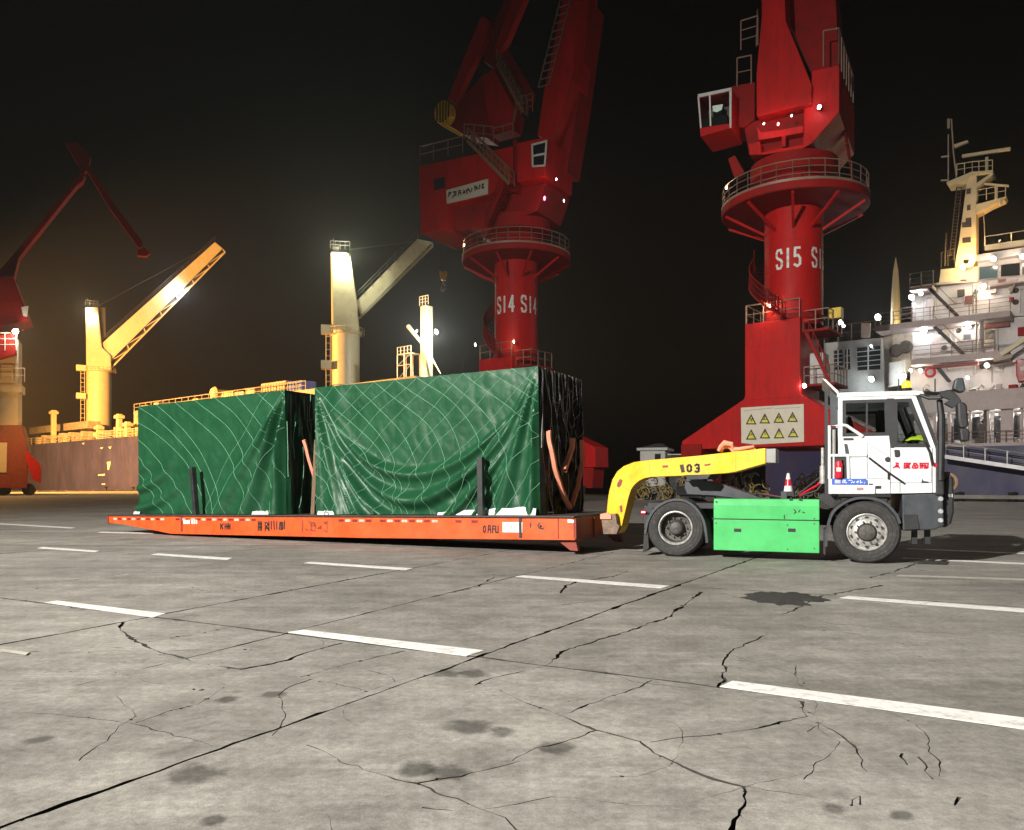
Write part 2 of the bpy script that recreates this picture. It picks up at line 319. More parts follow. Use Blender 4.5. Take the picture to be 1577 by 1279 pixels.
    for f in faces[1:]:
        q = [verts[k] for k in f]
        for ix in range(int(min(p.x for p in q) // .25), int(max(p.x for p in q) // .25) + 1):
            for iy in range(int(min(p.y for p in q) // .25), int(max(p.y for p in q) // .25) + 1): cell.setdefault((ix, iy), []).append(q)
    def tin(p, a, b, c):
        d1, d2, d3 = (b - a).cross(p - a), (c - b).cross(p - b), (a - c).cross(p - c)
        return (d1 >= 0 and d2 >= 0 and d3 >= 0) or (d1 <= 0 and d2 <= 0 and d3 <= 0)
    def keep(f):
        p = (V[f[0]] + V[f[1]] + V[f[2]]) / 3
        if not (tin(p, Rg[0], Rg[1], Rg[2]) or tin(p, Rg[0], Rg[2], Rg[3])): return False
        return not any(tin(p, q[0], q[1], q[2]) or tin(p, q[0], q[2], q[3]) for q in cell.get((int(p.x // .25), int(p.y // .25)), ()))
    good = [f for f in Fc if len(f) == 3 and keep(f)]
    par = list(range(len(good))); em = {}
    def find(a):
        while par[a] != a: par[a] = par[par[a]]; a = par[a]
        return a
    for i, f in enumerate(good):
        for a, b in zip(f, f[1:] + f[:1]):
            e = (min(a, b), max(a, b))
            if e in em: par[find(i)] = find(em[e][0]); em[e].append(i)
            else: em[e] = [i]
    comp = {}
    for i in range(len(good)): comp.setdefault(find(i), []).append(i)
    # apron sheet round the slabs, out to the quay edge
    quay = [qw(70, 0), qw(-133, 0), Vector((-82, 110)), Vector((-92, 60)), Vector((-140, 20)), Vector((-140, -70)), Vector((120, -70)), Vector((120, 5))]
    apron = MB(); loops = [[(p.x, p.y) for p in quay], [(p.x, p.y) for p in Rg]]; flat = sum(loops, [])
    tri = geometry.tessellate_polygon([[Vector((*p, 0)) for p in l] for l in loops])
    apron.add([(x, y, 0) for x, y in flat], tri)
    for i in range(len(quay)):
        a, b = quay[i], quay[(i + 1) % len(quay)]; apron.add([(a.x, a.y, 0), (b.x, b.y, 0), (b.x, b.y, -4.5), (a.x, a.y, -4.5)], [(0, 1, 2, 3)])
    root = struct(apron.build('concrete_apron', conc))
    small = MB()
    for ids in sorted(comp.values(), key=len, reverse=True):
        fs = [good[i] for i in ids]
        area = sum(abs((V[f[1]] - V[f[0]]).cross(V[f[2]] - V[f[0]])) / 2 for f in fs if len(f) == 3)
        b = small if area < .25 else MB(); use = {}
        for f in fs:
            for k in f: use.setdefault(k, len(use))
        dz = 0 if b is small else random.Random(len(ids)).uniform(-.003, .003)
        vs = [None] * len(use)
        for k, i in use.items(): vs[i] = (V[k].x, V[k].y, dz)
        n = len(vs); ff = [tuple(use[k] for k in f) for f in fs]; vs += [(x, y, -.05) for x, y, _ in vs]
        for f in fs:
            for a, c in zip(f, f[1:] + f[:1]):
                if len(em[(min(a, c), max(a, c))]) == 1: ff.append((use[a], use[c], use[c] + n, use[a] + n))
        b.add(vs, ff)
        if b is not small: b.build('slab', conc, root, m2=bed)
    if small.v: o = small.build('slab_fragment', conc, root, m2=bed); o['kind'] = 'stuff'
    MB().add([(p.x, p.y, -.045) for p in Rg], [(0, 1, 2, 3)]).build('joint_bed', bed, root)
    # painted dashes
    pm = mat('road_marking_paint', (.80, .79, .76), .6, var=.1, scale=3.2, dirt=(.27, .26, .23), damt=.8, bump=.15, bscale=50)
    pmd = mat('worn_marking_paint', (.42, .40, .35), .7, var=.3, scale=5, dirt=(.3, .28, .24), damt=.7)
    dash = [[(68, 929), (88, 926), (255, 946), (236, 952)], [(443, 975), (466, 971), (745, 1003), (718, 1012)], [(1108, 1059), (1128, 1050), (1640, 1115), (1640, 1134)],
            [(57, 845), (66, 843), (153, 849), (147, 851)], [(232, 855), (243, 853), (358, 860), (350, 863)], [(468, 868), (478, 866), (636, 876), (625, 879)], [(793, 889), (806, 887), (1032, 903), (1018, 907)],
            [(1293, 922), (1306, 919), (1640, 943), (1640, 949)], [(0, 808), (0, 806.5), (116, 813), (110, 814.5)], [(150, 821), (156, 819.5), (240, 821), (236, 823)],
            [(1388, 861), (1392, 859.5), (1640, 870.5), (1640, 873)], [(1395, 846), (1399, 845), (1640, 855), (1640, 856.8)]]
    worn = [[(1380, 888), (1384, 886), (1640, 894), (1640, 897)], [(0, 1004), (0, 1000), (45, 1006), (40, 1010)]]
    for q in dash: p = [gp(*c) for c in q]; MB().prism([(a.x, a.y) for a in p], .0045, .007, ax='z').build('painted_dash', pm, root)
    for q in worn: p = [gp(*c) for c in q]; MB().prism([(a.x, a.y) for a in p], .0045, .006, ax='z').build('worn_dash', pmd, root)
    # crumbling asphalt patch
    asp = mat('patch_asphalt', (.035, .033, .03), .9, var=.4, scale=14, bump=1, bscale=45)
    cen = (gp(1143, 920) + gp(1260, 924)) / 2; b = MB(); n = 90; ring = []
    e1 = (gp(1260, 924) - gp(1143, 920)) / 2; e2 = (gp(1205, 934) - gp(1195, 913)) / 2
    for i in range(n):
        t = 2 * math.pi * i / n; k = 1.05 + .5 * noise.noise(Vector((math.cos(t) * 1.7, math.sin(t) * 1.7, 4))) + .22 * noise.noise(Vector((math.cos(t) * 4, math.sin(t) * 4, 6))) + .12 * noise.noise(Vector((math.cos(t) * 7, math.sin(t) * 7, 9)))
        ring.append(cen + e1 * math.cos(t) * k + e2 * math.sin(t) * k)
    vs = [(cen.x, cen.y, .03)]; fs = []
    for j, (s_, z) in enumerate(((.55, .026), (.85, .018), (1, .004))):
        for i, p in enumerate(ring): q = cen.lerp(p, s_); vs.append((q.x, q.y, z + .012 * noise.noise(Vector((q.x * 7, q.y * 7, 1))) * (j < 2)))
    for i in range(n):
        k = (i + 1) % n; fs.append((0, 1 + i, 1 + k))
        for j in range(2): fs.append((1 + j * n + i, 1 + (j + 1) * n + i, 1 + (j + 1) * n + k, 1 + j * n + k))
    b.add(vs, fs).build('asphalt_patch', asp, root, True)
    # drain cover at the truck's front
    q = [gp(1412, 869), (gp(1418, 864)), gp(1462, 866), gp(1458, 871)]
    MB().prism([(a.x, a.y) for a in q], .0045, .012, ax='z').build('drain_cover', asp, root)
    # raised coping stones along the edge
    cop = mat('coping_concrete', (.42, .38, .32), .8, var=.2, scale=.8, dirt=(.2, .17, .13), damt=.5)
    for a, b_ in ((qw(70, 0), qw(-133, 0)), (qw(-133, 0), Vector((-82, 110))), (Vector((-82, 110)), Vector((-92, 60)))):
        n = int((b_ - a).length / 6); d = (b_ - a).normalized(); nn = Vector((d.y, -d.x))
        for i in range(n):
            p = a + d * (6 * i + .05); q = a + d * (6 * i + 5.95)
            c = [p, q, q - nn * .5, p - nn * .5]
            MB().prism([(k.x, k.y) for k in c], .004, .2, ax='z').build('coping_block', cop, root)
    return root
ground()
wm = mat('dark_water', (.004, .006, .009), .12, var=.2, scale=.3, bump=.35, bscale=.8)
struct(MB().add([(-290, -120, -3.2), (290, -120, -3.2), (290, 385, -3.2), (-290, 385, -3.2)], [(0, 1, 2, 3)]).build('harbour_water', wm))
# ------------------------------------------------------------------ roll trailer
P0 = at(885, 795, 15.0)
MT = FR(P0, R(-28), R(-0.97)); 
TW = 2.7
def trailer():
    t = thing('roll_trailer', 'long low orange flatbed trailer carrying the two green covered crates', 'trailer', MT)
    prof = LP(MT, [(885, 797.5), (885, 832.5), (560, 829), (262, 822.5), (230, 816), (186, 807.5), (166, 805.5), (166, 795)])
    x1 = prof[-1][0]; zb = prof[1][1]
    MB().box(x1, 0, -.03, TW + .03, -.035, 0).build('deck', deckm, t, bev=.008)
    side = [(a, min(b, -.036)) for a, b in prof]
    MB().prism(side, .02, .10).build('side_beam', org, t, bev=.008)
    MB().prism(side, TW - .1, TW - .02).build('side_beam', org, t)
    MB().prism([(a + .02 if a > -1 else a, b + .02) for a, b in side[:5]] + [(side[4][0], -.04)], .3, TW - .3).build('underframe', dark, t)
    zf = L(MT, 888, 849)[1]
    MB().box(-.05, .02, .02, TW - .02, zb + .02, -.037).build('front_plate', orgd, t, bev=.01)
    MB().box(-.002, .055, .9, 1.05, zb, -.06).build('coupling_rib', orgd, t); MB().box(-.002, .055, 1.7, 1.85, zb, -.06).build('coupling_rib', orgd, t)
    sk = LP(MT, [(862, 836), (886, 836), (889, 849), (877, 848)])
    for y in (.03, TW - .15): MB().prism(sk, y, y + .12).build('skid_foot', orgd, t)
    MB().prism([L(MT, 890, 833), L(MT, 862, 836), L(MT, 885, 835.5)], .15, .2).build('skid_gusset', orgd, t)
    # tail end plate and seams
    MB().box(x1 - .03, x1 + .02, .0, TW, prof[-2][1] - .02, -.036).build('tail_plate', orgd, t)
    for a in (279, 801, 859):
        xa = L(MT, a, 810)[0]; za = L(MT, a, 830)[1]
        MB().box(xa - .03 if a < 850 else xa - .008, xa + .03 if a < 850 else xa + .008, .004, .03, zb + .03, -.05).build('side_rib', orgd if a != 801 else dark, t)
    zt = L(MT, 500, 803.5)[1]
    # reflective tape, red and white by turns
    tw, tr = MB(), MB(); x = L(MT, 735, 803)[0]; k = 0; rr = random.Random(4)
    while x > L(MT, 178, 800)[0]:
        if rr.random() > .16 and not (L(MT, 520, 800)[0] > x > L(MT, 395, 800)[0]):
            (tw if k % 2 else tr).prism([(x, -.095 - .0), (x - .15, -.095), (x - .15, -.15), (x, -.15)], .014, .018)
        x -= .2; k += 1
    tape = mat('tape_white', (.62, .42, .34), .5, var=.4, scale=9); taper = mat('tape_red', (.2, .015, .012), .5, var=.4, scale=9)
    tw.build('reflective_tape', tape, t); tr.build('reflective_tape', taper, t)
    # stencilled markings
    c2 = lambda a, b: (320 + a * .13316, 785 + b * .1333)
    c3 = lambda a, b: (730 + a * .1395, 785 + b * .1395)
    strokes('stencil_marking', [[(150, 165), (150, 225)], [(180, 165), (160, 190), (175, 225)], [(200, 165), (200, 225)], [(222, 165), (222, 225)], [(205, 195), (255, 195)], [(240, 165), (240, 225)], [(258, 170), (258, 225)]], MT, .02, .042, blackp, t, c2)
    strokes('stencil_marking', [[(585, 140), (585, 240)], [(605, 140), (605, 240)], [(622, 145), (622, 240)], [(585, 165), (622, 165)], [(585, 205), (625, 205)], [(665, 145), (665, 245)], [(680, 150), (700, 170), (680, 195), (705, 240)], [(708, 140), (708, 245)], [(665, 215), (705, 215)],
            [(735, 140), (735, 225)], [(765, 135), (770, 230)], [(798, 140), (800, 225)], [(835, 150), (830, 230)], [(850, 145), (850, 235)], [(866, 150), (866, 230)], [(888, 135), (885, 220)]], MT, .02, .042, blackp, t, c2)
    strokes('stencil_marking', [[(1098, 130), (1095, 255)], [(1130, 225), (1160, 240)], [(1170, 140), (1195, 150), (1195, 240)], [(1195, 170), (1225, 150), (1240, 180), (1200, 195)], [(1195, 235), (1245, 250)], [(1240, 160), (1250, 225)], [(1275, 215), (1310, 195), (1310, 220), (1275, 218)], [(1345, 145), (1360, 165), (1380, 140), (1380, 255)], [(1345, 240), (1370, 262)]], MT, .02, .035, redp if False else orgd, t, c2)
    strokes('stencil_marking', [[(115, 180), (105, 195), (105, 240), (118, 255), (128, 235), (125, 190), (115, 180)], [(155, 258), (160, 180), (178, 180), (185, 258)], [(158, 220), (182, 220)], [(208, 180), (205, 258)], [(208, 182), (230, 182)], [(208, 215), (228, 215)], [(240, 182), (240, 250), (266, 258), (266, 182)]], MT, .02, .03, blackp, t, c3)
    pl_ = LP(MT, [c3(312, 140), c3(532, 140), c3(530, 255), c3(312, 252)])
    MB().prism(pl_, .008, .02).build('white_plate', whitep, t)
    strokes('plate_lettering', [[(375, 185), (375, 210)], [(400, 185), (425, 185), (400, 208), (425, 208)], [(440, 185), (440, 208), (455, 195)], [(470, 190), (490, 190)], [(470, 205), (490, 205)]], MT, .008, .012, netw, t, c3)
    strokes('stencil_marking', [[(725, 150), (705, 175), (720, 205), (755, 215), (770, 205)], [(735, 175), (745, 185), (735, 195), (728, 180)], [(620, 150), (628, 170), (622, 195)]], MT, .02, .03, deckm, t, c3)
    wl = LP(MT, [c3(1030, 108), c3(1100, 115), c3(1100, 148), c3(1030, 145)])
    MB().prism(wl, .01, .02).build('white_plate', whitep, t)
    c4 = lambda a, b: (140 + a * .1268, 760 + b * .1268)
    b = MB()
    for x0, x1_ in ((1118, 1150), (1155, 1195), (1215, 1240), (1250, 1262), (1270, 1285)): b.prism(LP(MT, [c4(x0, 322), c4(x1_, 322), c4(x1_, 372), c4(x0, 372)]), .014, .019)
    b.build('white_stencil', whitep, t)
    # rear wheels in two close rows
    for xx in (-10.2, -11.2):
        for yy in (.35, .95, 1.45, 2.05):
            MB().lathe([(.0, 0), (.12, 0), (.13, .03), (.21, .02), (.225, .05), (.225, .25), (.2, .28), (0, .28)], (xx, yy, zb + .02), 20).build('wheel', rub, t, True)
    # upright stakes in the side pockets
    for a, b_, c, d, m in ((298, 720, 305, 792, dark), (741, 704, 743, 796, dark), (465, 676, 460, 794, wood)):
        (xa, za), (xb, zb_) = L(MT, a, b_, .08), L(MT, c, d, .08)
        MB().bar((xb, .03 if m is dark else .6, -.01), (xa, .05 if m is dark else .62, za), .13, .11).build('stake', m, t, bev=.01)
    for xx in (-.5, -6.3, -12.8):
        MB().tube([(xx - .06, -.02, .0), (xx - .06, -.03, .07), (xx + .06, -.03, .07), (xx + .06, -.02, 0)], .012, 6).build('lashing_ring', dark, t)
    return t
trailer()

# ------------------------------------------------------------------ tarpaulin covered crates
def tarp_mat(name, col, rough, weave):
    m = mat(name, col, rough, var=.22, scale=1.3, dirt=tuple(c * 1.7 + .003 for c in col), damt=.25, spec=.32, bump=.18, bscale=7, rvar=.08)
    return m
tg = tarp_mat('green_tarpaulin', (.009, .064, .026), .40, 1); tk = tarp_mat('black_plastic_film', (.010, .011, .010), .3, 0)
tdk = tarp_mat('shaded_green_tarpaulin', (.006, .04, .018), .36, 1)  # darker copy of the green tarpaulin, the end's shade put into its colour
def sm(a, b, x): t = max(0, min(1, (x - a) / (b - a))); return t * t * (3 - 2 * t)
def ridge(x): q = .5 + .5 * math.sin(x * 2 * math.pi); return q * q * (1.6 - .6 * q)
def fold2(s, t, l, h):       # swags hung from both top corners
    g = max(.02, (4 * s * (1 - s))) ** .85; ph = (1 - t) / g
    d = .22 * ridge(ph * 5.0 - .2 + .35 * noise.noise(Vector((s * 3, t * 2, 3)))) * sm(.62, .80, ph) * (1 - sm(1.3, 1.9, ph)) * sm(.4, .92, g)
    d += .09 * math.exp(-((ph - .72) / .045) ** 2) * sm(.35, .9, g)
    th = math.atan2((1 - s) * l, (1 - t) * h + .01); d += .15 * ridge(th * 4.2) * sm(.72, .30, th) * sm(0, .35, 1 - t)
    tl = math.atan2(s * l, (1 - t) * h + .01); d += .14 * ridge(tl * 4.0 + .3) * sm(.85, .3, tl) * sm(0, .3, 1 - t)
    d += .02 * noise.noise(Vector((s * l * 1.3, t * h * 1.3, 1))) + .02 * abs(noise.noise(Vector((s * l * 3.4 + t * 3, t * h * 2.6, 2)))) + .005 * abs(noise.noise(Vector((s * l * 8, t * h * 7, 22)))) + .05 * sm(.25, 0, t) * (.5 + noise.noise(Vector((s * l * 2.5, 0, 7))))
    d += .05 * sm(.16, .0, math.hypot((s - .12) * 2.2, (t - .86) * .9)) 
    return d
def fold1(s, t, l, h):       # flat left part, folds fanned from the right top corner
    th = math.atan2((1 - s) * l, (1 - t) * h + .01)
    d = .26 * ridge(th * 3.3 + .25 * noise.noise(Vector((s * 2, t * 2, 1)))) * sm(.92, .35, th) * sm(.0, .3, 1 - t)
    g = math.hypot((s + .05) * l * .62, t * h * .9 - 1.75)    # swags in the lower left corner
    d += .16 * ridge(g * 2.0) * sm(.5, .05, s) * sm(.62, .2, t)
    d += .02 * noise.noise(Vector((s * l * 1.3, t * h * 1.3, 11))) + .02 * abs(noise.noise(Vector((s * l * 3.4 + t * 3, t * h * 2.6, 12)))) + .005 * abs(noise.noise(Vector((s * l * 8, t * h * 7, 32)))) + .045 * sm(.2, 0, t) * (.5 + noise.noise(Vector((s * l * 2.5, 0, 17))))
    return d
def folde(s, t, l, h):       # vertical crinkles
    d = .06 * ridge(s * 7 + 1.2 * noise.noise(Vector((s * 4, t * 1.2, 31)))) * sm(0, .5, 1 - t) + .05 * noise.noise(Vector((s * 9, t * 2.2, 33))) + .03 * noise.noise(Vector((s * 22, t * 6, 35)))
    th = math.atan2((1 - s) * l, (1 - t) * h + .01); d += .06 * ridge(th * 5 + .4) * sm(.8, .2, th) * sm(0, .3, 1 - t)
    return d
def crate(label, pbl, pbr, ptr, ptl, wd, fold, cat, endm, net):
    y0 = .34
    (xr, _), (xl, _) = L(MT, *pbr, y0), L(MT, *pbl, y0); zr = L(MT, *ptr, y0)[1]; zl = L(MT, *ptl, y0)[1]; l = xr - xl
    t = thing('covered_crate', label, cat, MT @ Matrix.Translation((xl, y0, .012)))
    def env(s, tt): return min(1, s * l / .10) * min(1, (1 - s) * l / .10) * min(1, (1 - tt) * 2.5 / .08)
    def hz(s): return zl + (zr - zl) * s
    def front(s, tt, e=0): return Vector((s * l, -fold(s, tt, l, hz(s)) * env(s, tt) - e, tt * hz(s) - (0 if tt > 0 else .0)))
    def endp(s, tt, e=0): return Vector((l + folde(s, tt, wd, zr) * min(1, s * wd / .1) * min(1, (1 - s) * wd / .1) * min(1, (1 - tt) / .04) + e, s * wd, tt * zr))
    def sheet(f, nu, nv):
        return MB().add([f(i / nu, j / nv) for j in range(nv + 1) for i in range(nu + 1)], [(j * (nu + 1) + i, j * (nu + 1) + i + 1, (j + 1) * (nu + 1) + i + 1, (j + 1) * (nu + 1) + i) for j in range(nv) for i in range(nu)])
    sheet(front, 200, 110).build('front_tarpaulin', tg, t, True)
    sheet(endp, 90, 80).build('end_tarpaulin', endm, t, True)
    b = MB()
    b.add([(0, 0, 0), (0, wd, 0), (0, wd, zl), (0, 0, zl), (l, wd, 0), (l, wd, zr)], [(0, 1, 2, 3), (1, 4, 5, 2)])
    n = 14
    vs = [(i / n * l, j / n * wd, hz(i / n) + (.03 * noise.noise(Vector((i * .6, j * .6, zl))) - .02 if 0 < i < n and 0 < j < n else 0)) for j in range(n + 1) for i in range(n + 1)]
    b.add(vs, [(j * (n + 1) + i, j * (n + 1) + i + 1, (j + 1) * (n + 1) + i + 1, (j + 1) * (n + 1) + i) for j in range(n) for i in range(n)])
    b.build('top_tarpaulin', tg, t)
    MB().box(.12, l - .12, .1, wd - .1, -.004, min(zl, zr) - .12).build('crate_body', wood, t)
    # seam cords running over the sheet
    h = (zl + zr) / 2; b = MB()
    def trace(p0, dirx, steep):
        pts = []; x, z = p0; 
        while 0 <= z <= hz(x / l if l else 0) + .001 and 0 <= x <= l and len(pts) < 600:
            s, tt = x / l, z / hz(x / l); pts.append(front(s, min(1, max(0, tt)), .004))
            dep = 1 - tt; k = steep(s, dep) * (1 + .55 * noise.noise(Vector((x * .9, z * .9, p0[0] * .37)))); st = .018
            d = Vector((dirx, -k)).normalized() * st; x += d.x; z += d.y
        if len(pts) > 2: b.tube(pts, .0052, 4, False)
    if net == 2:
        f1 = lambda s, dep: .78 + 2.6 * sm(.15, .75, dep) * sm(.25, .95, s + dep * .35)
        f2 = lambda s, dep: .85 + .5 * sm(.3, .8, dep)
        n = 10
        for i in range(-5, n): 
            x = l * i / n
            trace((max(x, 0), hz(max(x, 0) / l) if x >= 0 else h + x * .85), 1, f1)
        for i in range(1, n + 6):
            x = l * i / n
            trace((min(x, l), hz(min(x / l, 1)) if x <= l else h - (x - l) * .8), -1, f2)
    else:
        f1 = lambda s, dep: .42 + .6 * s + 1.5 * sm(.1, .9, dep) * (.25 + s)
        for i in range(-4, 8):
            x = l * i / 7.2
            trace((max(x, 0), hz(max(x, 0) / l) if x >= 0 else h + x * .62), 1, f1)
        f2 = lambda s, dep: 1.1 + .6 * dep
        for i in range(9, 12):
            x = l * i / 10; trace((min(x, l), hz(min(x / l, 1)) if x <= l else h - (x - l) * 1.6), -1, f2)
    b.build('seam_cord', netm, t)
    b = MB(); rr = random.Random(int(l * 100))
    for i in range(11):
        s = .06 + .9 * i / 10; k = rr.uniform(-.25, .25); ph = rr.uniform(0, 6); a0 = rr.choice([1, 1, .75, .55]); a1 = rr.choice([0, 0, .3, .45])
        b.tube([endp(min(.98, max(.02, s + k * (1 - q) + .03 * math.sin(q * 7 + ph))), q, .006) for q in [a0 - (a0 - a1) * j / 22 for j in range(23)]], .009, 4, False)
    for i in range(4):
        c, q0 = rr.uniform(.5, .7), .93 - .08 * i
        b.tube([endp(1 - j / 16 * (1 - .25 * i) * .55 * 1.2, min(.99, q0 - .16 * math.sin(math.pi * .5 * j / 16) + .1 * (1 - j / 16)), .006) for j in range(17)], .008, 4, False)
    b.build('seam_cord', netw if endm is tk else netm, t)
    # white sheet showing at the foot
    for a, c, hh in ((.60, .995, .16), (.03, .12, .07)) if net == 2 else ((.82, .92, .07), (.0, .04, .06)):
        n = 24; vs = []
        for i in range(n + 1):
            s = a + (c - a) * i / n; z = max(.012, hh * (.35 + .65 * i / n) * (1 + .35 * noise.noise(Vector((i * .3, a, 2))))) if hh > .1 else max(.01, hh * (1 + .8 * noise.noise(Vector((i * .5, a, 5)))))
            y = -.17 - .03 * noise.noise(Vector((i * .4, 1, a)))
            vs += [(s * l, y + .14 - .16 if False else y, -.006), (s * l, y + .03, z), (s * l, .12, z * .8)]
        MB().add(vs, [(i * 3 + j, i * 3 + j + 1, i * 3 + j + 4, i * 3 + j + 3) for i in range(n) for j in range(2)]).build('white_underlay', whs, t, True)
    return t, l, zr, xl
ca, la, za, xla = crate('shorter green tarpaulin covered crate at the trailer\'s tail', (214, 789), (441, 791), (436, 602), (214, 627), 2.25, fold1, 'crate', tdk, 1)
cb, lb, zb_, xlb = crate('longer green tarpaulin covered crate nearest the gooseneck, with black plastic end', (487, 791), (832, 794), (828, 565), (485, 598), 2.3, fold2, 'crate', tk, 2)
def webbing(label, px, wd=.055, x0=None):
    x0 = xlb + lb + .12 if x0 is None else x0
    q = [LX(MT, a, b, x0) for a, b in px]; b = MB(); vs = []
    P = []
    for a, c in zip(q, q[1:]): P += [Vector(a).lerp(Vector(c), i / 8) for i in range(8)]
    P.append(Vector(q[-1]))
    for i, p in enumerate(P):
        d = (P[min(i + 1, len(P) - 1)] - P[max(0, i - 1)]).normalized(); n = Vector((-d.y, d.x)) * wd / 2; w = .02 * noise.noise(Vector((p.x * 5, p.y * 5, 3)))
        c = (x0 + .05 + w, *p); vs += [(c[0] - .04, c[1] + n.x, c[2] + n.y), (c[0] - .04, c[1] - n.x, c[2] - n.y), (c[0] + .04, c[1] + n.x * .7, c[2] + n.y * .7), (c[0] + .04, c[1] - n.x * .7, c[2] - n.y * .7)]
    fs = []
    for i in range(len(P) - 1):
        k = i * 4; fs += [(k, k + 4, k + 5, k + 1), (k + 2, k + 3, k + 7, k + 6), (k, k + 2, k + 6, k + 4), (k + 1, k + 5, k + 7, k + 3)]
    o = b.add(vs, fs).build('lashing_strap', strap, None, True); o.matrix_world = MT
    return tag(o, label, 'strap', 'orange lashing straps on the crates')
webbing('longest orange strap, slanting down the crate\'s black end beside its green edge', [(842, 664), (845, 688), (852, 722), (862, 755), (875, 783)], .095)
webbing('orange strap hanging nearest the far edge of the crate\'s black end', [(893, 678), (894, 712), (888, 745), (878, 780)], .085)
webbing('short orange strap end folded high on the crate\'s black end', [(879, 676), (878, 690), (873, 708), (866, 725)], .13)
webbing('thin orange strap hanging in the gap between the two crates', [(466, 678), (472, 700), (482, 735)], .07, xla + la + .35)

# ------------------------------------------------------------------ gooseneck
def gooseneck():
    t = thing('gooseneck', 'yellow curved steel gooseneck numbered 103 linking tractor and trailer', 'gooseneck', MT)
    y0 = 1.15
    up = [(930, 822), (931, 800), (934, 792), (936, 770), (938, 757), (943, 739), (950, 727), (960, 718.5), (976, 712), (999, 709), (1077.6, 702), (1179, 690.5)]
    lo = [(1179, 714), (1133, 727), (1120, 729), (1077.6, 732), (1001.5, 735), (992, 737), (984, 741), (977, 747), (972, 754), (968, 766), (965, 779), (957, 812), (951, 822)]
    MB().prism(LP(MT, up + lo, y0), y0, y0 + .42).build('neck_beam', ylw, t, bev=.015)
    e = LP(MT, [(1179, 691.5), (1194.5, 691), (1194.5, 713.5), (1179, 713)], y0)
    MB().prism(e, y0 + .03, y0 + .39).build('end_block', mat('bare_grey_steel', (.24, .24, .23), .5, metal=.3), t, bev=.01)
    f = LP(MT, [(926, 793), (949, 791), (951, 806), (955, 812), (950, 823), (930, 823)], y0 - .12)
    MB().prism(f, y0 - .16, y0 - .02).build('hook_foot', mat('worn_hook_steel', (.16, .1, .07), .6, var=.5, scale=6, dirt=(.4, .35, .25), damt=.5), t, bev=.012)
    f = LP(MT, [(924, 792), (935, 790), (941, 794), (941, 800), (924, 800)], y0 - .2)
    MB().prism(f, y0 - .2, y0 - .13).build('hook_cap', strap, t, bev=.008)
    for a, b_ in (((999, 709.5), (1001, 735)), ((943, 740), (971, 757)), ((1133, 695.5), (1133, 727))): strokes('weld_seam', [[a, b_]], MT, y0, .012, mat('seam_yellow_%d' % a[0], (.55, .32, .02), .5), t)
    kp = LP(MT, [(1060, 732), (1100, 731), (1095, 738), (1066, 739)], y0 + .1)
    MB().prism(kp, y0 - .2, y0 + .6).build('kingpin_plate', dark, t)
    c6 = lambda a, b: (980 + a * .19658, 670 + b * .1967)
    for d in ([[(348, 240), (360, 290)], [(362, 238), (372, 288)]], [[(410, 235), (400, 250), (402, 280), (412, 288)], [(420, 236), (430, 250), (430, 275), (420, 288)]], [[(460, 240), (475, 232), (488, 236), (488, 258)], [(472, 262), (490, 264), (488, 285), (476, 290), (462, 286)]]): strokes('digit', d, MT, y0, .045, blackp, t, c6)
    slot = lambda pts: MB().prism(LP(MT, pts, y0), y0 - .006, y0 + .02).build('slot', orgd, t)
    slot([c6(205, 240), c6(248, 238), c6(248, 255), c6(205, 257)]); slot([c6(533, 232), c6(582, 224), c6(580, 238), c6(533, 244)])
    slot([(951, 744), (955, 737.5), (959, 740), (957, 747), (953, 751.5), (950, 749)]); slot([(954, 780), (958, 778), (959, 788), (956, 790)])
    return t
gooseneck()
def rag():
    rr = random.Random(8); b = MB()
    base = [(1108, 693), (1112, 688), (1119, 684), (1126, 686), (1130, 692), (1140, 692), (1150, 689), (1163, 689)]
    for k in range(3):
        pts = [(L(MT, x + rr.uniform(-2, 2), y + rr.uniform(-2, 2) + k * 1.2, 1.35)) for x, y in base]
        b.tube([(x, 1.3 + .06 * k + .04 * math.sin(i * 2 + k), z) for i, (x, z) in enumerate(pts)], [.03, .05, .06, .05, .045, .035, .035, .02], 8)
    o = b.build('strap_bundle', strap, None, True); o.matrix_world = MT
    tag(o, 'crumpled pink-orange strap bundle lying on top of the yellow gooseneck', 'strap')
rag()
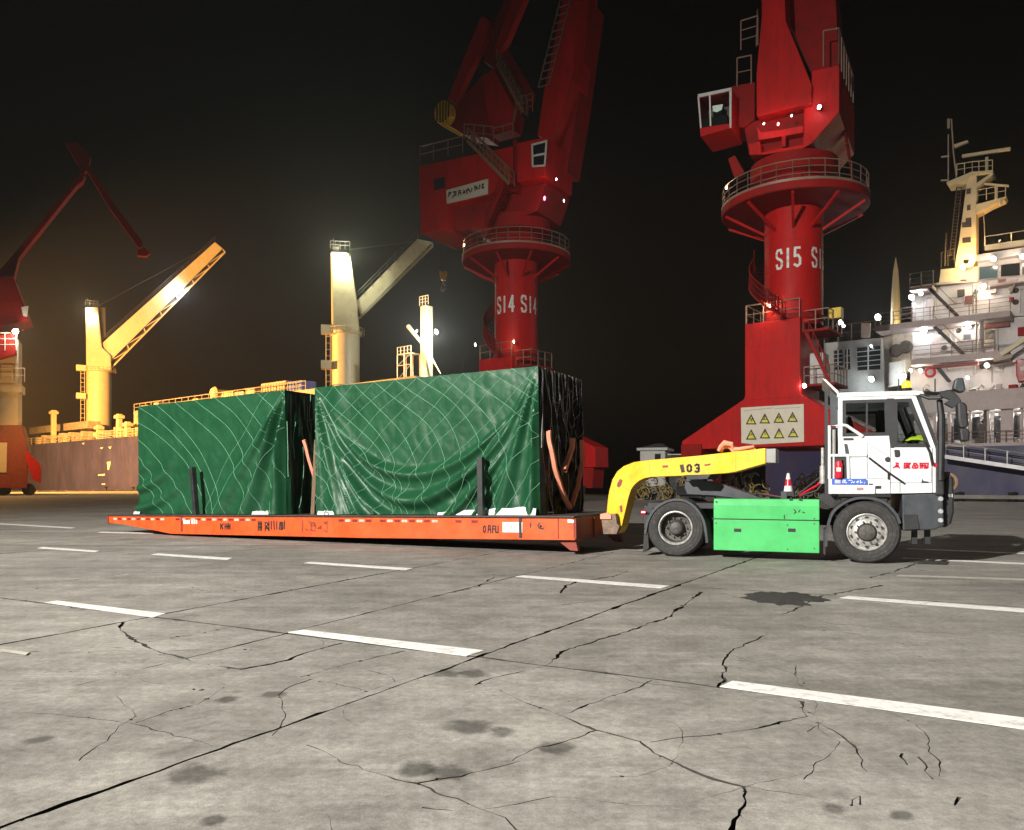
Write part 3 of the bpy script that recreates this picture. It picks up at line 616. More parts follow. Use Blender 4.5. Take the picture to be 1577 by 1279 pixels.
# ------------------------------------------------------------------ terminal tractor
g0 = gp(1040, 858); g1 = gp(1335, 868.5)
KA = math.atan2(g1.y - g0.y, g1.x - g0.x); MK = FR((g0.x, g0.y, 0), KA); WB = (g1 - g0).length
def wheel(par, x, front, far=False):
    s = -1 if far else 1; y = 2.42 if far else 0; r = .55
    pos = (x, y, r)
    w_ = bpy.data.objects.new('wheel', None); C.objects.link(w_); w_.parent = par; w_.location = pos; w_.rotation_euler = (0, 0, math.pi if far else 0)
    o = MB().lathe([(.325, .035), (.335, .01), (.36, -.005), (.40, -.012), (.405, -.006), (.46, -.012), (.465, -.004), (.505, .0), (.53, .03), (.543, .05), (.55, .09), (.535, .095), (.535, .11), (.55, .115), (.55, .16), (.535, .165), (.535, .18), (.55, .185), (.545, .24), (.52, .28), (.34, .28)], n=56).build('tyre', rub, w_, True)
    if not front: MB().lathe([(.34, .33), (.5, .32), (.55, .36), (.55, .55), (.5, .6), (.34, .6)], n=40).build('inner_tyre', rub, w_, True)
    if front:
        MB().lathe([(.33, .04), (.325, .005), (.312, .0), (.30, .03), (.283, .055)], n=48).build('rim_flange', steel, w_, True); MB().lathe([(.283, .055), (.255, .02), (.20, -.02), (.15, -.025)], n=48).build('rim', steel, w_, True)
        MB().lathe([(.165, -.02), (.15, -.05), (.13, -.09), (.08, -.10), (0, -.10)], n=24).build('hub', hubm, w_, True)
        b = MB()
        for i in range(10):
            t = 2 * math.pi * i / 10; b.cyl((.185 * math.cos(t), -.055, .185 * math.sin(t)), (.185 * math.cos(t), 0, .185 * math.sin(t)), .018, 6)
        b.build('wheel_nuts', hubm, w_)
        for i in range(10):
            t = 2 * math.pi * (i + .5) / 10; c, k = math.cos(t), math.sin(t)
            MB().cyl((.245 * c, .008, .245 * k), (.245 * c, .03, .245 * k), .034, 10).build('hand_hole', dark, w_)
    else:
        MB().lathe([(.33, .04), (.325, .005), (.308, .0), (.29, .02), (.283, .07)], n=48).build('rim', steel, w_, True); MB().lathe([(.283, .07), (.275, .15), (.25, .19), (.16, .2)], n=48).build('rim_dish', hubm, w_, True)
        MB().lathe([(.0, .03), (.10, .03), (.125, .05), (.14, .12), (.16, .2), (.28, .205)], n=28).build('hub', hubm, w_, True)
        b = MB()
        for i in range(10):
            t = 2 * math.pi * i / 10; b.cyl((.19 * math.cos(t), .14, .19 * math.sin(t)), (.19 * math.cos(t), .2, .19 * math.sin(t)), .018, 6)
        b.build('wheel_nuts', hubm, w_)
    return w_
def truck():
    t = thing('terminal_tractor', 'white cabbed electric yard tractor with green battery box, coupled to trailer', 'tractor', MK)
    K = lambda px, py, y=0: L(MK, px, py, y); KP = lambda pts, y=0: LP(MK, pts, y)
    for f, x in ((0, 0), (1, WB)): wheel(t, x, f); wheel(t, x, f, True)
    # frame
    for y in (.75, 1.55): MB().box(-.75, WB + .95, y, y + .12, .62, .92).build('chassis_rail', dark, t, bev=.01)
    MB().box(-.75, -.55, .7, 1.75, .5, .95).build('rear_crossmember', dark, t); MB().box(-.12, .12, .3, 2.1, .45, .65).build('axle', dark, t); MB().box(WB - .12, WB + .12, .3, 2.1, .4, .6).build('axle', dark, t)
    MB().box(1.0, 2.35, .35, 2.05, .35, .95).build('battery_core', dark, t)
    # fifth wheel and lifting boom
    MB().prism(KP([(1055, 742), (1062, 737), (1075, 736), (1085, 742), (1110, 745), (1175, 768), (1170, 773), (1100, 764), (1058, 762), (1054, 752)], .85), .85, 1.55).build('lifting_boom', dgrey, t, bev=.015)
    MB().prism(KP([(1056, 741), (1058, 736), (1082, 735), (1086, 742)], .6), .6, 1.8).build('fifth_wheel', dgrey, t, bev=.01)
    MB().box(-.6, .9, .35, 2.05, .92, 1.02).build('rear_deck', dark, t)
    # battery box: panels
    gq = [(1098, 768), (1262, 770), (1262, 853), (1098, 847)]
    a0, a1 = K(1099, 768)[0], K(1262, 770)[0]; zt, zm, zb = K(1180, 769)[1], K(1180, 801)[1], K(1180, 850)[1]
    b = MB().prism([(.05, zt), (.0, zt - .12), (.0, zm + .008), (.4, zm + .008), (.4, zt)], a0, a1, ax='x'); b.build('upper_panel', grn, t, bev=.01)
    MB().box(a0, a1, .0, .4, zb, zm - .008).build('lower_panel', grn, t, bev=.012)
    MB().box(a0 + .02, a1 - .02, .02, .35, zm - .01, zm + .01).build('panel_gap', dark, t)
    for px in (1136, 1219.5):
        x, z = K(px, 817); MB().box(x - .065, x + .065, -.006, .02, z - .032, z + .032).build('latch_recess', dark, t, bev=.005)
    b = MB()
    for px, py in ((1103, 806), (1254, 799), (1254, 807), (1254, 845), (1213, 846), (1213, 809), (1103, 773)):
        x, z = K(px, py); b.cyl((x, -.006, z), (x, .02, z), .014, 8)
    b.build('panel_bolts', hubm, t)
    for px in (1218, 1233): x, z = K(px, 770); MB().prism([(x - .03, zt - .02), (x + .03, zt - .02), (x, zt + .05)], .02, .06).build('hinge', dark, t)
    strokes('decal', [[(1223, 785), (1226, 789), (1223, 791)], [(1230, 789), (1232, 786)], [(1236, 789), (1239, 790)], [(1208, 794), (1208, 799)]], MK, 0, .02, dark, t)
    # mudguards
    def guard(px_arc, m, y1=.62, th=.045):
        pts = [Vector(K(*p)) for p in px_arc]; P = []
        for i in range(len(pts) - 1):
            p0, p1, p2, p3 = pts[max(i - 1, 0)], pts[i], pts[i + 1], pts[min(i + 2, len(pts) - 1)]
            for j in range(6):
                u = j / 6; P.append(.5 * ((2 * p1) + (p2 - p0) * u + (2 * p0 - 5 * p1 + 4 * p2 - p3) * u * u + (3 * p1 - p0 - 3 * p2 + p3) * u ** 3))
        P.append(pts[-1]); poly = list(P); inn = []
        for i, p in enumerate(P):
            d = (P[min(i + 1, len(P) - 1)] - P[max(i - 1, 0)]).normalized(); inn.append(p + Vector((d.y, -d.x)) * th)
        poly = [(p.x, p.y) for p in P] + [(p.x, p.y) for p in reversed(inn)]
        return MB().prism(poly, -.03, y1).build('mudguard', m, t, True)
    guard([(992, 822), (996, 803), (1006, 785), (1022, 773), (1040, 768), (1058, 771), (1074, 783), (1086, 804), (1091, 836)], dgrey)
    guard([(1270, 842), (1272, 815), (1280, 790), (1296, 775), (1318, 766), (1345, 766), (1366, 775), (1382, 792), (1388, 806)], dgrey, .5)
    MB().prism(KP([(992, 820), (998, 820), (999, 845), (990, 851)]), .0, .6).build('mud_flap', rub, t)
    MB().prism(KP([(1268, 815), (1272, 815), (1271, 856), (1268, 853)]), .0, .45).build('mud_flap', rub, t)
    x, z = K(989, 790); MB().cyl((x - .02, .05, z), (x + .06, .05, z), .05, 12).build('tail_lamp', extr, t); MB().bar((x, .05, z), (x + .5, .3, z - .1), .05, .05).build('lamp_bracket', dark, t)
    # ---- cab
    outer = KP([(1291, 612), (1404, 609), (1411, 611), (1440, 688), (1443, 700), (1443.5, 759), (1400, 760), (1291, 761)])
    w1 = KP([(1297.5, 617), (1367, 615), (1369, 671), (1297.5, 672.5)]); w2 = KP([(1376, 615), (1403.5, 614), (1433, 689), (1376, 689)])
    cabroot = MB().prism(outer, .0, .05, (w1, w2)).build('cab_side', white, t, bev=.006)
    MB().prism(outer, 2.33, 2.38, (w1, w2)).build('cab_side', white, t)
    xs = [p[0] for p in outer]; zs = [p[1] for p in outer]; xa, xb = outer[0][0], outer[4][0]; ztop = outer[0][1]
    MB().prism(w1, .02, .03).build('window_pane', pane, t); MB().prism(w2, .02, .03).build('window_pane', pane, t)
    MB().prism(w1, 2.35, 2.36).build('window_pane', pane, t); MB().prism(w2, 2.35, 2.36).build('window_pane', pane, t)
    def frame(win, y, wd=.05):
        c = Vector((sum(p[0] for p in win) / 4, sum(p[1] for p in win) / 4)); inn = []
        n = len(win)
        for i in range(n):
            p = Vector(win[i]); d1 = (Vector(win[i]) - Vector(win[i - 1])).normalized(); d2 = (Vector(win[(i + 1) % n]) - Vector(win[i])).normalized()
            n1 = Vector((d1.y, -d1.x)); n2 = Vector((d2.y, -d2.x)); bi = (n1 + n2).normalized(); k = wd / max(.3, bi.dot(n1)); q = p + bi * k
            if (q - c).length > (p - c).length: q = p - bi * k
            inn.append(tuple(q))
        return MB().prism(win, y, y + .035, (inn,)).build('window_seal', dark, t)
    for y in (-.012, 2.35): frame(w1, y, .055); frame(w2, y, .06)
    bp = KP([(1366, 614), (1377, 614), (1377, 690), (1371, 690), (1369, 671), (1366, 671)])
    MB().prism(bp, -.014, .06).build('door_pillar', dark, t); MB().prism(bp, 2.3, 2.36).build('door_pillar', dark, t)
    x, z = K(1335, 645); MB().box(x - .015, x + .015, .0, .04, K(1335, 671)[1], K(1335, 616)[1]).build('window_divider', dark, t)
    # roof, back, floor, front
    rf = KP([(1289, 612.5), (1289, 606.5), (1294, 605), (1410, 602), (1421, 603), (1424, 607), (1410, 609.5)])
    MB().prism(rf, -.02, 2.4).build('roof', white, t, bev=.02)
    zsill = K(1330, 672)[1]; zfl = outer[-1][1]
    MB().box(xa, xa + .05, .05, 2.33, zfl, zsill).build('back_wall', white, t); MB().box(xa, xa + .05, .05, .25, zsill, ztop).build('back_post', white, t); MB().box(xa, xa + .05, 2.1, 2.33, zsill, ztop).build('back_post', white, t)
    MB().box(xa + .02, xa + .035, .25, 2.1, zsill, ztop).build('rear_window', pane, t)
    MB().box(xa + .05, xb - .05, .05, 2.33, zfl, zfl + .08).build('cab_floor', dark, t)
    p1, p2, p3, p4 = outer[2], outer[3], outer[4], outer[5]
    MB().add([(p1[0] + .02, .06, p1[1]), (p1[0] + .02, 2.32, p1[1]), (p2[0] + .03, 2.32, p2[1]), (p2[0] + .03, .06, p2[1])], [(0, 1, 2, 3)]).build('windscreen', pane, t)
    for y in (.0, 2.33): MB().bar((p1[0] + .035, y + .025, p1[1] + .02), (p2[0] + .03, y + .025, p2[1]), .06, .05).build('windscreen_pillar', dark, t)
    MB().box(p2[0], p2[0] + .14, -.01, 2.39, zfl - .02, p2[1] + .03).build('front_panel', dark, t, bev=.03)
    # interior
    MB().box(p2[0] - .55, p2[0] - .02, .2, 2.2, K(1400, 690)[1] - .3, K(1400, 683)[1]).build('dashboard', seatm, t, bev=.06)
    sx = K(1340, 690)[0]
    MB().prism([(sx - .3, zfl + .1), (sx + .3, zfl + .1), (sx + .3, zfl + .55), (sx - .05, zfl + .55), (sx - .2, zfl + 1.25), (sx - .34, zfl + 1.25)], 1.3, 1.9).build('seat', seatm, t, bev=.05)
    MB().prism([(sx - .2, zfl + 1.24), (sx - .33, zfl + 1.24), (sx - .36, zfl + 1.48), (sx - .25, zfl + 1.48)], 1.45, 1.75).build('headrest', seatm, t, bev=.04)
    MB().prism([(sx - .3, zfl + .1), (sx + .3, zfl + .1), (sx + .3, zfl + .5), (sx - .05, zfl + .5), (sx - .18, zfl + 1.15), (sx - .3, zfl + 1.15)], .35, .95).build('seat', seatm, t, bev=.05)
    cx_, cz_ = K(1396, 676, 1.5); b = MB(); n = 28
    b.tube([(cx_ + .12 * math.cos(2 * math.pi * i / n), 1.5 + .2 * math.sin(2 * math.pi * i / n), cz_ + .16 * math.cos(2 * math.pi * i / n)) for i in range(n + 1)], .02, 8)
    b.tube([(cx_, 1.5, cz_), (cx_ + .25, 1.5, cz_ - .3)], .03, 8).build('steering_wheel', seatm, t, True)
    b = MB(); x, z = K(1378, 668, .5); b.box(x - .03, x + .04, .4, .5, z - .05, z + .06); b.build('hanging_tag', whitep, t)
    # door lines, handles, grab rails, steps
    ln = lambda pts, wd=.014, m=dgrey, nm='door_seam': strokes(nm, [pts], MK, 0, wd, m, t)
    ln([(1371, 690), (1371, 744), (1392, 744), (1434, 744), (1434, 700)], .009); ln([(1371, 744), (1371, 760)], .009); ln([(1386, 745), (1386, 759)], .012); ln([(1436, 690), (1436, 759)], .008)
    ln([(1336, 682), (1369, 704)], .006); ln([(1336, 682), (1336, 737), (1368, 738)], .006)
    b = MB(); q = KP([(1338, 705), (1367, 727), (1392, 744)], -.05); b.tube([(a, -.05, c) for a, c in q], .018, 6); b.build('grab_rail', dark, t)
    q = KP([(1368, 727), (1368, 738)], -.03); MB().tube([(a, -.03, c) for a, c in q], .014, 6).build('grab_rail', dark, t)
    MB().prism(KP([(1377, 693), (1385, 693), (1386, 700), (1384, 704), (1378, 704)]), -.03, .02).build('door_handle', dark, t, bev=.01)
    x, z = K(1367, 708); MB().lathe([(0, -.03), (.035, -.03), (.045, -.01), (.045, .01)], (x, 0, z), 16).build('charge_cap', dark, t, True)
    MB().prism(KP([(1349, 748.5), (1357, 748.5), (1357, 753), (1349, 753)]), -.012, .02).build('reflector', dark, t); MB().prism(KP([(1338, 745), (1344, 745), (1344, 748), (1338, 748)]), -.012, .02).build('reflector', dgrey, t)
    MB().prism(KP([(1319, 751), (1329, 751), (1329, 755), (1319, 755)]), -.056, -.04).build('reflector', mat('dull_pink_reflector', (.4, .22, .22), .4), t)
    MB().prism(KP([(1299, 675), (1314, 675), (1314, 678), (1299, 678)]), -.02, .0).build('vent_slot', dark, t); MB().prism(KP([(1300, 684), (1304, 684), (1307, 698), (1302, 699)]), -.03, .0).build('door_handle', dgrey, t)
    MB().prism(KP([(1420, 737), (1422, 741), (1430, 742), (1430, 743.5), (1419, 743.5)]), -.012, .0).build('corner_decal', dgrey, t)
    q = KP([(1424, 681), (1432, 697), (1436, 716)], -.04); MB().tube([(a, -.04, c) for a, c in q], .022, 6).build('grab_rail', dark, t)
    # red lettering on the door
    c1 = lambda a, b: (1360 + a * .05707, 695 + b * .05706)
    strokes('door_lettering', [[(345, 320), (420, 335)], [(380, 320), (350, 395), (410, 380)], [(345, 430), (420, 425)], [(275, 455), (330, 415)], [(415, 425), (445, 460)], [(380, 390), (380, 430)],
            [(575, 330), (735, 330)], [(575, 330), (570, 465)], [(630, 335), (625, 460)], [(735, 330), (690, 395), (575, 395)], [(680, 335), (665, 400)], [(640, 440), (720, 465)], [(680, 400), (660, 455)], [(700, 400), (700, 460)], [(570, 460), (630, 455)],
            [(830, 335), (885, 330), (915, 365), (870, 395), (825, 375), (830, 335)], [(800, 400), (790, 455), (870, 465), (940, 450)], [(935, 395), (935, 450)], [(840, 405), (880, 435)],
            [(1000, 330), (1060, 335), (1060, 380), (1000, 385), (1000, 330)], [(1000, 405), (1070, 400)], [(1010, 405), (1005, 465)], [(1050, 400), (1060, 460)], [(1095, 335), (1135, 330), (1130, 385), (1090, 390)], [(1100, 410), (1180, 465)], [(1175, 335), (1215, 330), (1205, 450), (1110, 465)], [(1170, 400), (1125, 455)]], MK, 0, .026, redp, t, c1)
    MB().prism(KP([(1438, 712), (1443, 715), (1443, 719), (1438, 720)]), -.01, .0).build('side_marker', extr, t)
    # step and guard rail block
    MB().prism(KP([(1276, 738), (1333, 738), (1333, 747), (1348, 748), (1348, 761), (1276, 761)], -.04), -.04, .3).build('step_box', white, t, bev=.008)
    bl = KP([(1281, 737.5), (1334, 737.5), (1335, 747), (1281, 746.5)], -.045); MB().prism(bl, -.052, -.041).build('blue_plate', bluep, t)
    strokes('plate_lettering', [[(1286, 740), (1294, 740)], [(1286, 742), (1294, 742)], [(1286, 744), (1294, 744)], [(1298, 740), (1303, 740), (1299, 743), (1304, 744)], [(1298, 744), (1298, 742)], [(1307, 740), (1312, 740)], [(1311, 744), (1313, 742), (1315, 744), (1316, 742)], [(1319, 743), (1322, 741), (1321, 744)], [(1325, 740), (1325, 744), (1328, 743)], [(1331, 744), (1332, 744)]], MK, -.052, .012, whitep, t)
    b = MB(); y = -.02
    for a in ([(1277.5, 738), (1277.5, 656), (1298, 655), (1303, 655.5), (1329, 672.5)], [(1277.5, 702), (1335, 701.5)], [(1306, 702), (1307, 738)], [(1284, 738), (1284, 703)]):
        q = KP(a, y); b.tube([(p, y, c) for p, c in q], .028 if len(a) > 2 or a[0][0] != 1284 else .016, 8)
    b.build('guard_rail', white, t, True)
    MB().prism(KP([(1279, 659), (1290, 659), (1290, 761), (1279, 761)], .1), .1, .3).build('side_recess', dark, t)
    b = MB(); q = KP([(1284, 662), (1284, 700)], .05); b.tube([(p, .05, c) for p, c in q], .035, 10); b.build('hydraulic_hose', mat('grey_hose', (.3, .3, .28), .5), t, True)
    MB().prism(KP([(1279, 703), (1306, 703), (1306, 738), (1279, 738)], -.005), -.008, -.004).build('step_recess', dark, t)
    MB().prism(KP([(1309, 704), (1334, 704), (1334, 737), (1309, 737)], -.008), -.006, -.001).build('step_panel', white, t, bev=.003)
    # bumper, lights, front
    bx = KP([(1389, 762), (1444, 760), (1452, 762), (1454, 810), (1440, 816), (1390, 818)], .05)
    MB().prism(bx, .03, 2.35).build('front_skirt', dgrey, t, bev=.02)
    MB().prism(KP([(1392, 793), (1412, 793), (1416, 815), (1394, 816)], .0), .0, .2).build('step_well', dark, t)
    bb = KP([(1452, 742), (1462, 730), (1467, 738), (1468, 790), (1464, 806), (1454, 813), (1448, 810)], .3)
    MB().prism(bb, .2, 2.2).build('bumper', dark, t, bev=.03)
    for py in (769, 788, 802):
        x, z = K(1449, py, .03); MB().lathe([(0, -.02), (.03, -.02), (.045, .0), (.045, .03)], (x, .03, z), 14).build('marker_lamp', mat('clear_lamp_%d' % py, (.7, .72, .74), .12, metal=.5), t, True)
    x, z = K(1464, 764, .3); MB().box(x - .06, x + .02, .2, .32, z - .03, z + .04).build('headlight', whitep, t, bev=.01)
    MB().lathe([(.12, -.03), (.17, -.02), (.18, .02), (.12, .04)], (K(1458, 743, .25)[0], .25, K(1458, 743, .25)[1]), 24).build('coiled_hose', wood, t, True)
    for px in (1408, 1428): x, z = K(px, 825, .3); MB().box(x - .04, x + .05, .3, .4, z - .15, z + .2).build('suspension_bracket', dark, t)
    # mirrors
    b = MB(); q = KP([(1418, 607), (1432, 613), (1447, 613), (1462, 608)], -.15); b.tube([(p, -.02 - .05 * i, c) for i, (p, c) in enumerate(q)], .03, 8)
    b.prism(KP([(1446, 606), (1458, 601), (1470, 605), (1480, 618), (1478, 624), (1466, 629), (1453, 622), (1462, 616), (1450, 612)], -.2), -.26, -.16); b.build('mirror_arm', dark, t, bev=.01)
    MB().prism(KP([(1472, 622), (1481, 620), (1487, 625), (1490, 655), (1487, 660), (1476, 660), (1473, 648)], -.25), -.4, -.16).build('mirror', dark, t, bev=.03)
    MB().prism(KP([(1476, 661), (1487, 660), (1492, 665), (1491, 678), (1488, 681), (1478, 680)], -.25), -.38, -.16).build('wide_angle_mirror', dark, t, bev=.03)
    MB().prism(KP([(1466, 600), (1470, 584), (1482, 583), (1486, 603), (1478, 606)], 2.6), 2.45, 2.7).build('mirror', dgrey, t, bev=.03)
    q = KP([(1424, 606), (1445, 606), (1474, 600)], 2.5); MB().tube([(p, 2.4 + .1 * i, c) for i, (p, c) in enumerate(q)], .03, 8).build('mirror_arm', dark, t)
    q = KP([(1447, 616), (1450, 640), (1450, 690), (1449, 740)], -.02); MB().tube([(p, .0, c) for p, c in q], [.045, .055, .055, .05], 8).build('corner_post', dark, t, True)
    # beacon
    x, z = K(1396, 602, .9)
    MB().lathe([(.09, 0), (.09, .04), (.07, .05)], (x, .9, z), 20, 'z').build('beacon_base', dark, t, True)
    MB().lathe([(.075, .045), (.08, .12), (.06, .17), (0, .18)], (x, .9, z), 20, 'z').build('beacon', mat('amber_beacon', (.9, .5, .02), .2, emit=(1, .55, .04), es=1.2), t, True)
    for px in (1384, 1440): x, z = K(px, 603, .5); MB().tube([(x, .5, z), (x, .5, z + .22)], .012, 6).build('aerial', dark, t)
    # duct and deflector behind the cab
    MB().prism(KP([(1270, 598), (1275, 598), (1277, 762), (1270, 762)], .25), .25, .45).build('air_duct', dark, t)
    MB().prism(KP([(1278, 601), (1289, 610), (1290, 655), (1279, 655)], .3), .3, .7).build('air_filter', dgrey, t)
    MB().prism(KP([(1266, 584), (1272, 586), (1291, 604), (1291, 609)], .2), .1, 1.9).build('roof_deflector', whitep, t)
    MB().prism(KP([(1270, 775), (1262, 770), (1262, 762), (1276, 762), (1290, 766), (1280, 780)], .2), .2, 1.9).build('cab_mount', dark, t)
    b = MB(); q = KP([(1267, 690), (1267, 735)], .6); b.tube([(p, .6, c) for p, c in q], .03, 8); q = KP([(1267, 718), (1267, 745)], .6); b.tube([(p, .6, c) for p, c in q], .055, 10); b.build('lift_ram', steel, t, True)
    b = MB(); q = KP([(1165, 768), (1185, 766), (1186, 771), (1165, 771)], .5); b.prism(q, .4, .6); q = KP([(1203, 757), (1212, 757), (1212, 770), (1203, 770)], .5); b.prism(q, .4, .6); b.build('valve_block', dgrey, t)
    for k, m in enumerate((dark, extr, dark)):
        b = MB(); b.tube([(xa - .05, .8 + .2 * k, zfl + .5), (xa - .35, .8 + .2 * k, zfl + .25 - .1 * k), (xa - .8, .85 + .15 * k, zfl - .12), (xa - 1.4, .9 + .12 * k, zfl - .02), (xa - 2.0, .95 + .1 * k, zfl - .1)], .022, 6); b.build('air_hose', m, t, True)
    # fire extinguisher
    x, z0 = K(1290, 738, -.03); z1 = K(1290, 711, -.03)[1]
    e = MB().lathe([(0, 0), (.05, 0), (.062, .02), (.062, z1 - z0 - .06), (.045, z1 - z0 - .01), (.02, z1 - z0), (0, z1 - z0)], (x + .02, -.06, z0 + .01), 18, 'z').build('fire_extinguisher', extr, t, True)
    MB().box(x - .02, x + .05, -.125, -.12, z0 + .13, z0 + .2).build('label', whitep, e); MB().box(x - .02, x + .07, -.07, -.05, z1, z1 + .04).build('valve', dark, e)
    return t
truck()
def cone():
    x, z = L(MK, 1214, 757, .9); zt = L(MK, 1215, 727, .9)[1]; h = zt - z
    t = thing('traffic_cone', 'small red and white traffic cone standing on the tractor\'s rear deck', 'cone', MK @ Matrix.Translation((x, .9, z)))
    MB().box(-.11, .11, -.11, .11, -.14, .0).build('base', dark, t, bev=.01)
    f = lambda k: .085 - .065 * k
    for a, b, m in ((0, .28, whitep), (.28, .62, extr), (.62, .92, whitep), (.92, 1, dark)):
        MB().lathe([(f(a), a * h), (f(b), b * h)] + ([(0, h)] if b == 1 else []), n=20, ax='z').build('cone_band', m, t, True)
cone()
def vest():
    b = MB(); x, z = L(MK, 1414, 676, .45); n = 14; vs = []
    for j in range(n + 1):
        for i in range(n + 1):
            u, v_ = i / n - .5, j / n - .5
            vs.append((x + u * .42, .55 + v_ * .5, z + .07 * math.cos(u * 3) * math.cos(v_ * 3) + .05 * noise.noise(Vector((u * 6, v_ * 6, 3))) - .02))
    o = b.add(vs, [(j * (n + 1) + i, j * (n + 1) + i + 1, (j + 1) * (n + 1) + i + 1, (j + 1) * (n + 1) + i) for j in range(n) for i in range(n)]).build('safety_vest', mat('hi_vis_yellow', (.62, .78, .02), .7), None, True)
    o.matrix_world = MK; s = o.modifiers.new('thickness', 'SOLIDIFY'); s.thickness = .02
    tag(o, 'bright yellow safety vest lying on the tractor\'s dashboard', 'vest')
vest()
# ------------------------------------------------------------------ portal cranes
def curved_text(par, txt, rad, z, hgt, th0, m):
    wd = hgt * .36; adv = wd * 1.34; x = -adv * (len(txt) - 1) / 2 - wd / 2
    for ch in txt:
        b = MB()
        for ln in GL[ch]:
            q = []
            for p, r in zip(ln, ln[1:]): q += [Vector(p).lerp(Vector(r), i / 3) for i in range(3)]
            q.append(Vector(ln[-1])); q = [Vector((x + p.x * wd, z + p.y * hgt)) for p in q]
            ribbon(b, q, hgt * .13, lambda a, c: ((rad + .015) * math.sin(th0 + a / rad), -(rad + .015) * math.cos(th0 + a / rad), c))
        x += adv; b.build('digit', m, par)
def lower_crane(t, M, num, trace, txtz, txth):
    """portal, pedestal, column, ring platform, stairs"""
    y0 = -1.9
    K = lambda pts, y=y0: [L(M15, *p, y) for p in pts]
    body = K([(1147, 614), (1050, 680), (1050, 693), (1330, 693), (1330, 666), (1232, 612)])
    cxl = (K([(1147, 600)])[0][0] + K([(1232, 600)])[0][0]) / 2; hw = (K([(1232, 600)])[0][0] - K([(1147, 600)])[0][0]) / 2
    zp, zs, zb = K([(1190, 494)])[0][1], body[0][1], body[2][1]
    lw = cxl - body[1][0]; poly = [(cxl - hw, zs), (cxl - lw, body[1][1]), (cxl - lw, zb), (cxl + lw, zb), (cxl + lw, body[1][1]), (cxl + hw, zs)]
    MB().prism(poly, y0, -y0).build('portal_beam', red, t, bev=.05)
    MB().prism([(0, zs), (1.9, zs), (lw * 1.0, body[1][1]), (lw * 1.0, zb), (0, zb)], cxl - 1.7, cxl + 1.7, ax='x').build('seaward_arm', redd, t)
    MB().box(cxl - hw, cxl + hw, y0 + .01, -y0 - .01, zs - .05, zp).build('pedestal', red, t, bev=.05)
    for z in (zs + 1.7, zs + 3.4): MB().box(cxl - hw + .05, cxl + hw - .05, y0 - .004, y0 + .02, z - .025, z + .025).build('weld_seam', red, t)
    MB().box(cxl - hw - .03, cxl + hw + .03, y0 - .03, -y0 + .03, zs - .12, zs + .05).build('seam_plate', red, t)
    for sx in (-1, 1):
        e = cxl + sx * (lw - .75)
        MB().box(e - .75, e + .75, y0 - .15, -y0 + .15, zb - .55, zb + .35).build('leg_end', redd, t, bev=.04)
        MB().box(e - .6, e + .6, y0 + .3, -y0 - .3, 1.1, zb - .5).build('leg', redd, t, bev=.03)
        MB().box(e - 1.9, e + 1.9, -.45, .45, .55, 1.25).build('bogie', dark, t, bev=.04)
        for k in (-1.4, -.5, .5, 1.4): MB().lathe([(0, -.12), (.36, -.12), (.4, -.08), (.4, .08), (.36, .12), (0, .12)], (e + k, 0, .405), 20).build('rail_wheel', hubm, t, True)
    zr = 20.3 if num == 'S14' else 19.5; cr, rr = 1.8, 4.55
    MB().lathe([(cr, zp - .3), (cr, zr), (cr * 1.02, zr), (cr * 1.02, zr + .1)], (0, 0, 0), 56, 'z').build('column', red, t, True)
    for k in range(4):
        z = zp + 1.5 + k * 1.75; MB().lathe([(cr, z - .03), (cr + .012, z - .02), (cr + .012, z + .02), (cr, z + .03)], (0, 0, 0), 48, 'z').build('weld_seam', red, t, True)
    MB().lathe([(cr * 1.06, zp + .02), (cr * 1.06, zp + .3), (cr, zp + .35)], (0, 0, 0), 48, 'z').build('column_flange', redd, t, True)
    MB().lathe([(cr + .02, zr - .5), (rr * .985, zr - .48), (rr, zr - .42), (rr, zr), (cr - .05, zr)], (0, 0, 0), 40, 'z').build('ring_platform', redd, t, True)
    for i in range(10):
        a = 2 * math.pi * i / 10; c, k = math.cos(a), math.sin(a)
        MB().bar((c * (cr + .05), k * (cr + .05), zr - 1.9), (c * (rr - .15), k * (rr - .15), zr - .62), .16, .14).build('platform_bracket', red, t)
    n = 30; pts = [(rr * .98 * math.cos(2 * math.pi * i / n), rr * .98 * math.sin(2 * math.pi * i / n), zr) for i in range(n + 1)]
    MB().rail(pts, 1.25, .035, 2.0, 3).build('railing', railp, t)
    MB().lathe([(rr * .99, zr - .02), (rr * 1.0, zr + .16), (rr * .985, zr + .16)], (0, 0, 0), 40, 'z').build('toe_board', railp, t, True)
    MB().rail([(cxl - hw + .05, y0 + .08, zp), (cxl + hw - .05, y0 + .08, zp)], 1.2, .04, 1.3, 2).build('railing', railp, t)
    MB().rail([(cxl - hw + .08, y0 + .1, zp), (cxl - hw + .08, -y0, zp)], 1.2, .04, 1.3, 2).build('railing', railp, t)
    # side balconies on the right
    MB().box(cxl + hw, cxl + hw + 1.6, -1.4, 1.6, zp - .9, zp - .75).build('balcony', redd, t); MB().rail([(cxl + hw, -1.35, zp - .75), (cxl + hw + 1.55, -1.35, zp - .75), (cxl + hw + 1.55, 1.5, zp - .75)], 1.2, .04, 1, 2).build('railing', railp, t)
    zl = zs + .7
    MB().box(cxl + hw, cxl + hw + 1.9, -1.2, 1.6, zl - .15, zl).build('balcony', redd, t); MB().rail([(cxl + hw, -1.15, zl), (cxl + hw + 1.85, -1.15, zl), (cxl + hw + 1.85, 1.5, zl)], 1.1, .04, .7, 2).build('railing', railp, t)
    MB().box(cxl + hw + .2, cxl + hw + 1.0, -.6, .6, zl, zl + 2.0).build('electrics_cabinet', mat('pale_cabinet_' + num, (.45, .42, .40), .5), t)
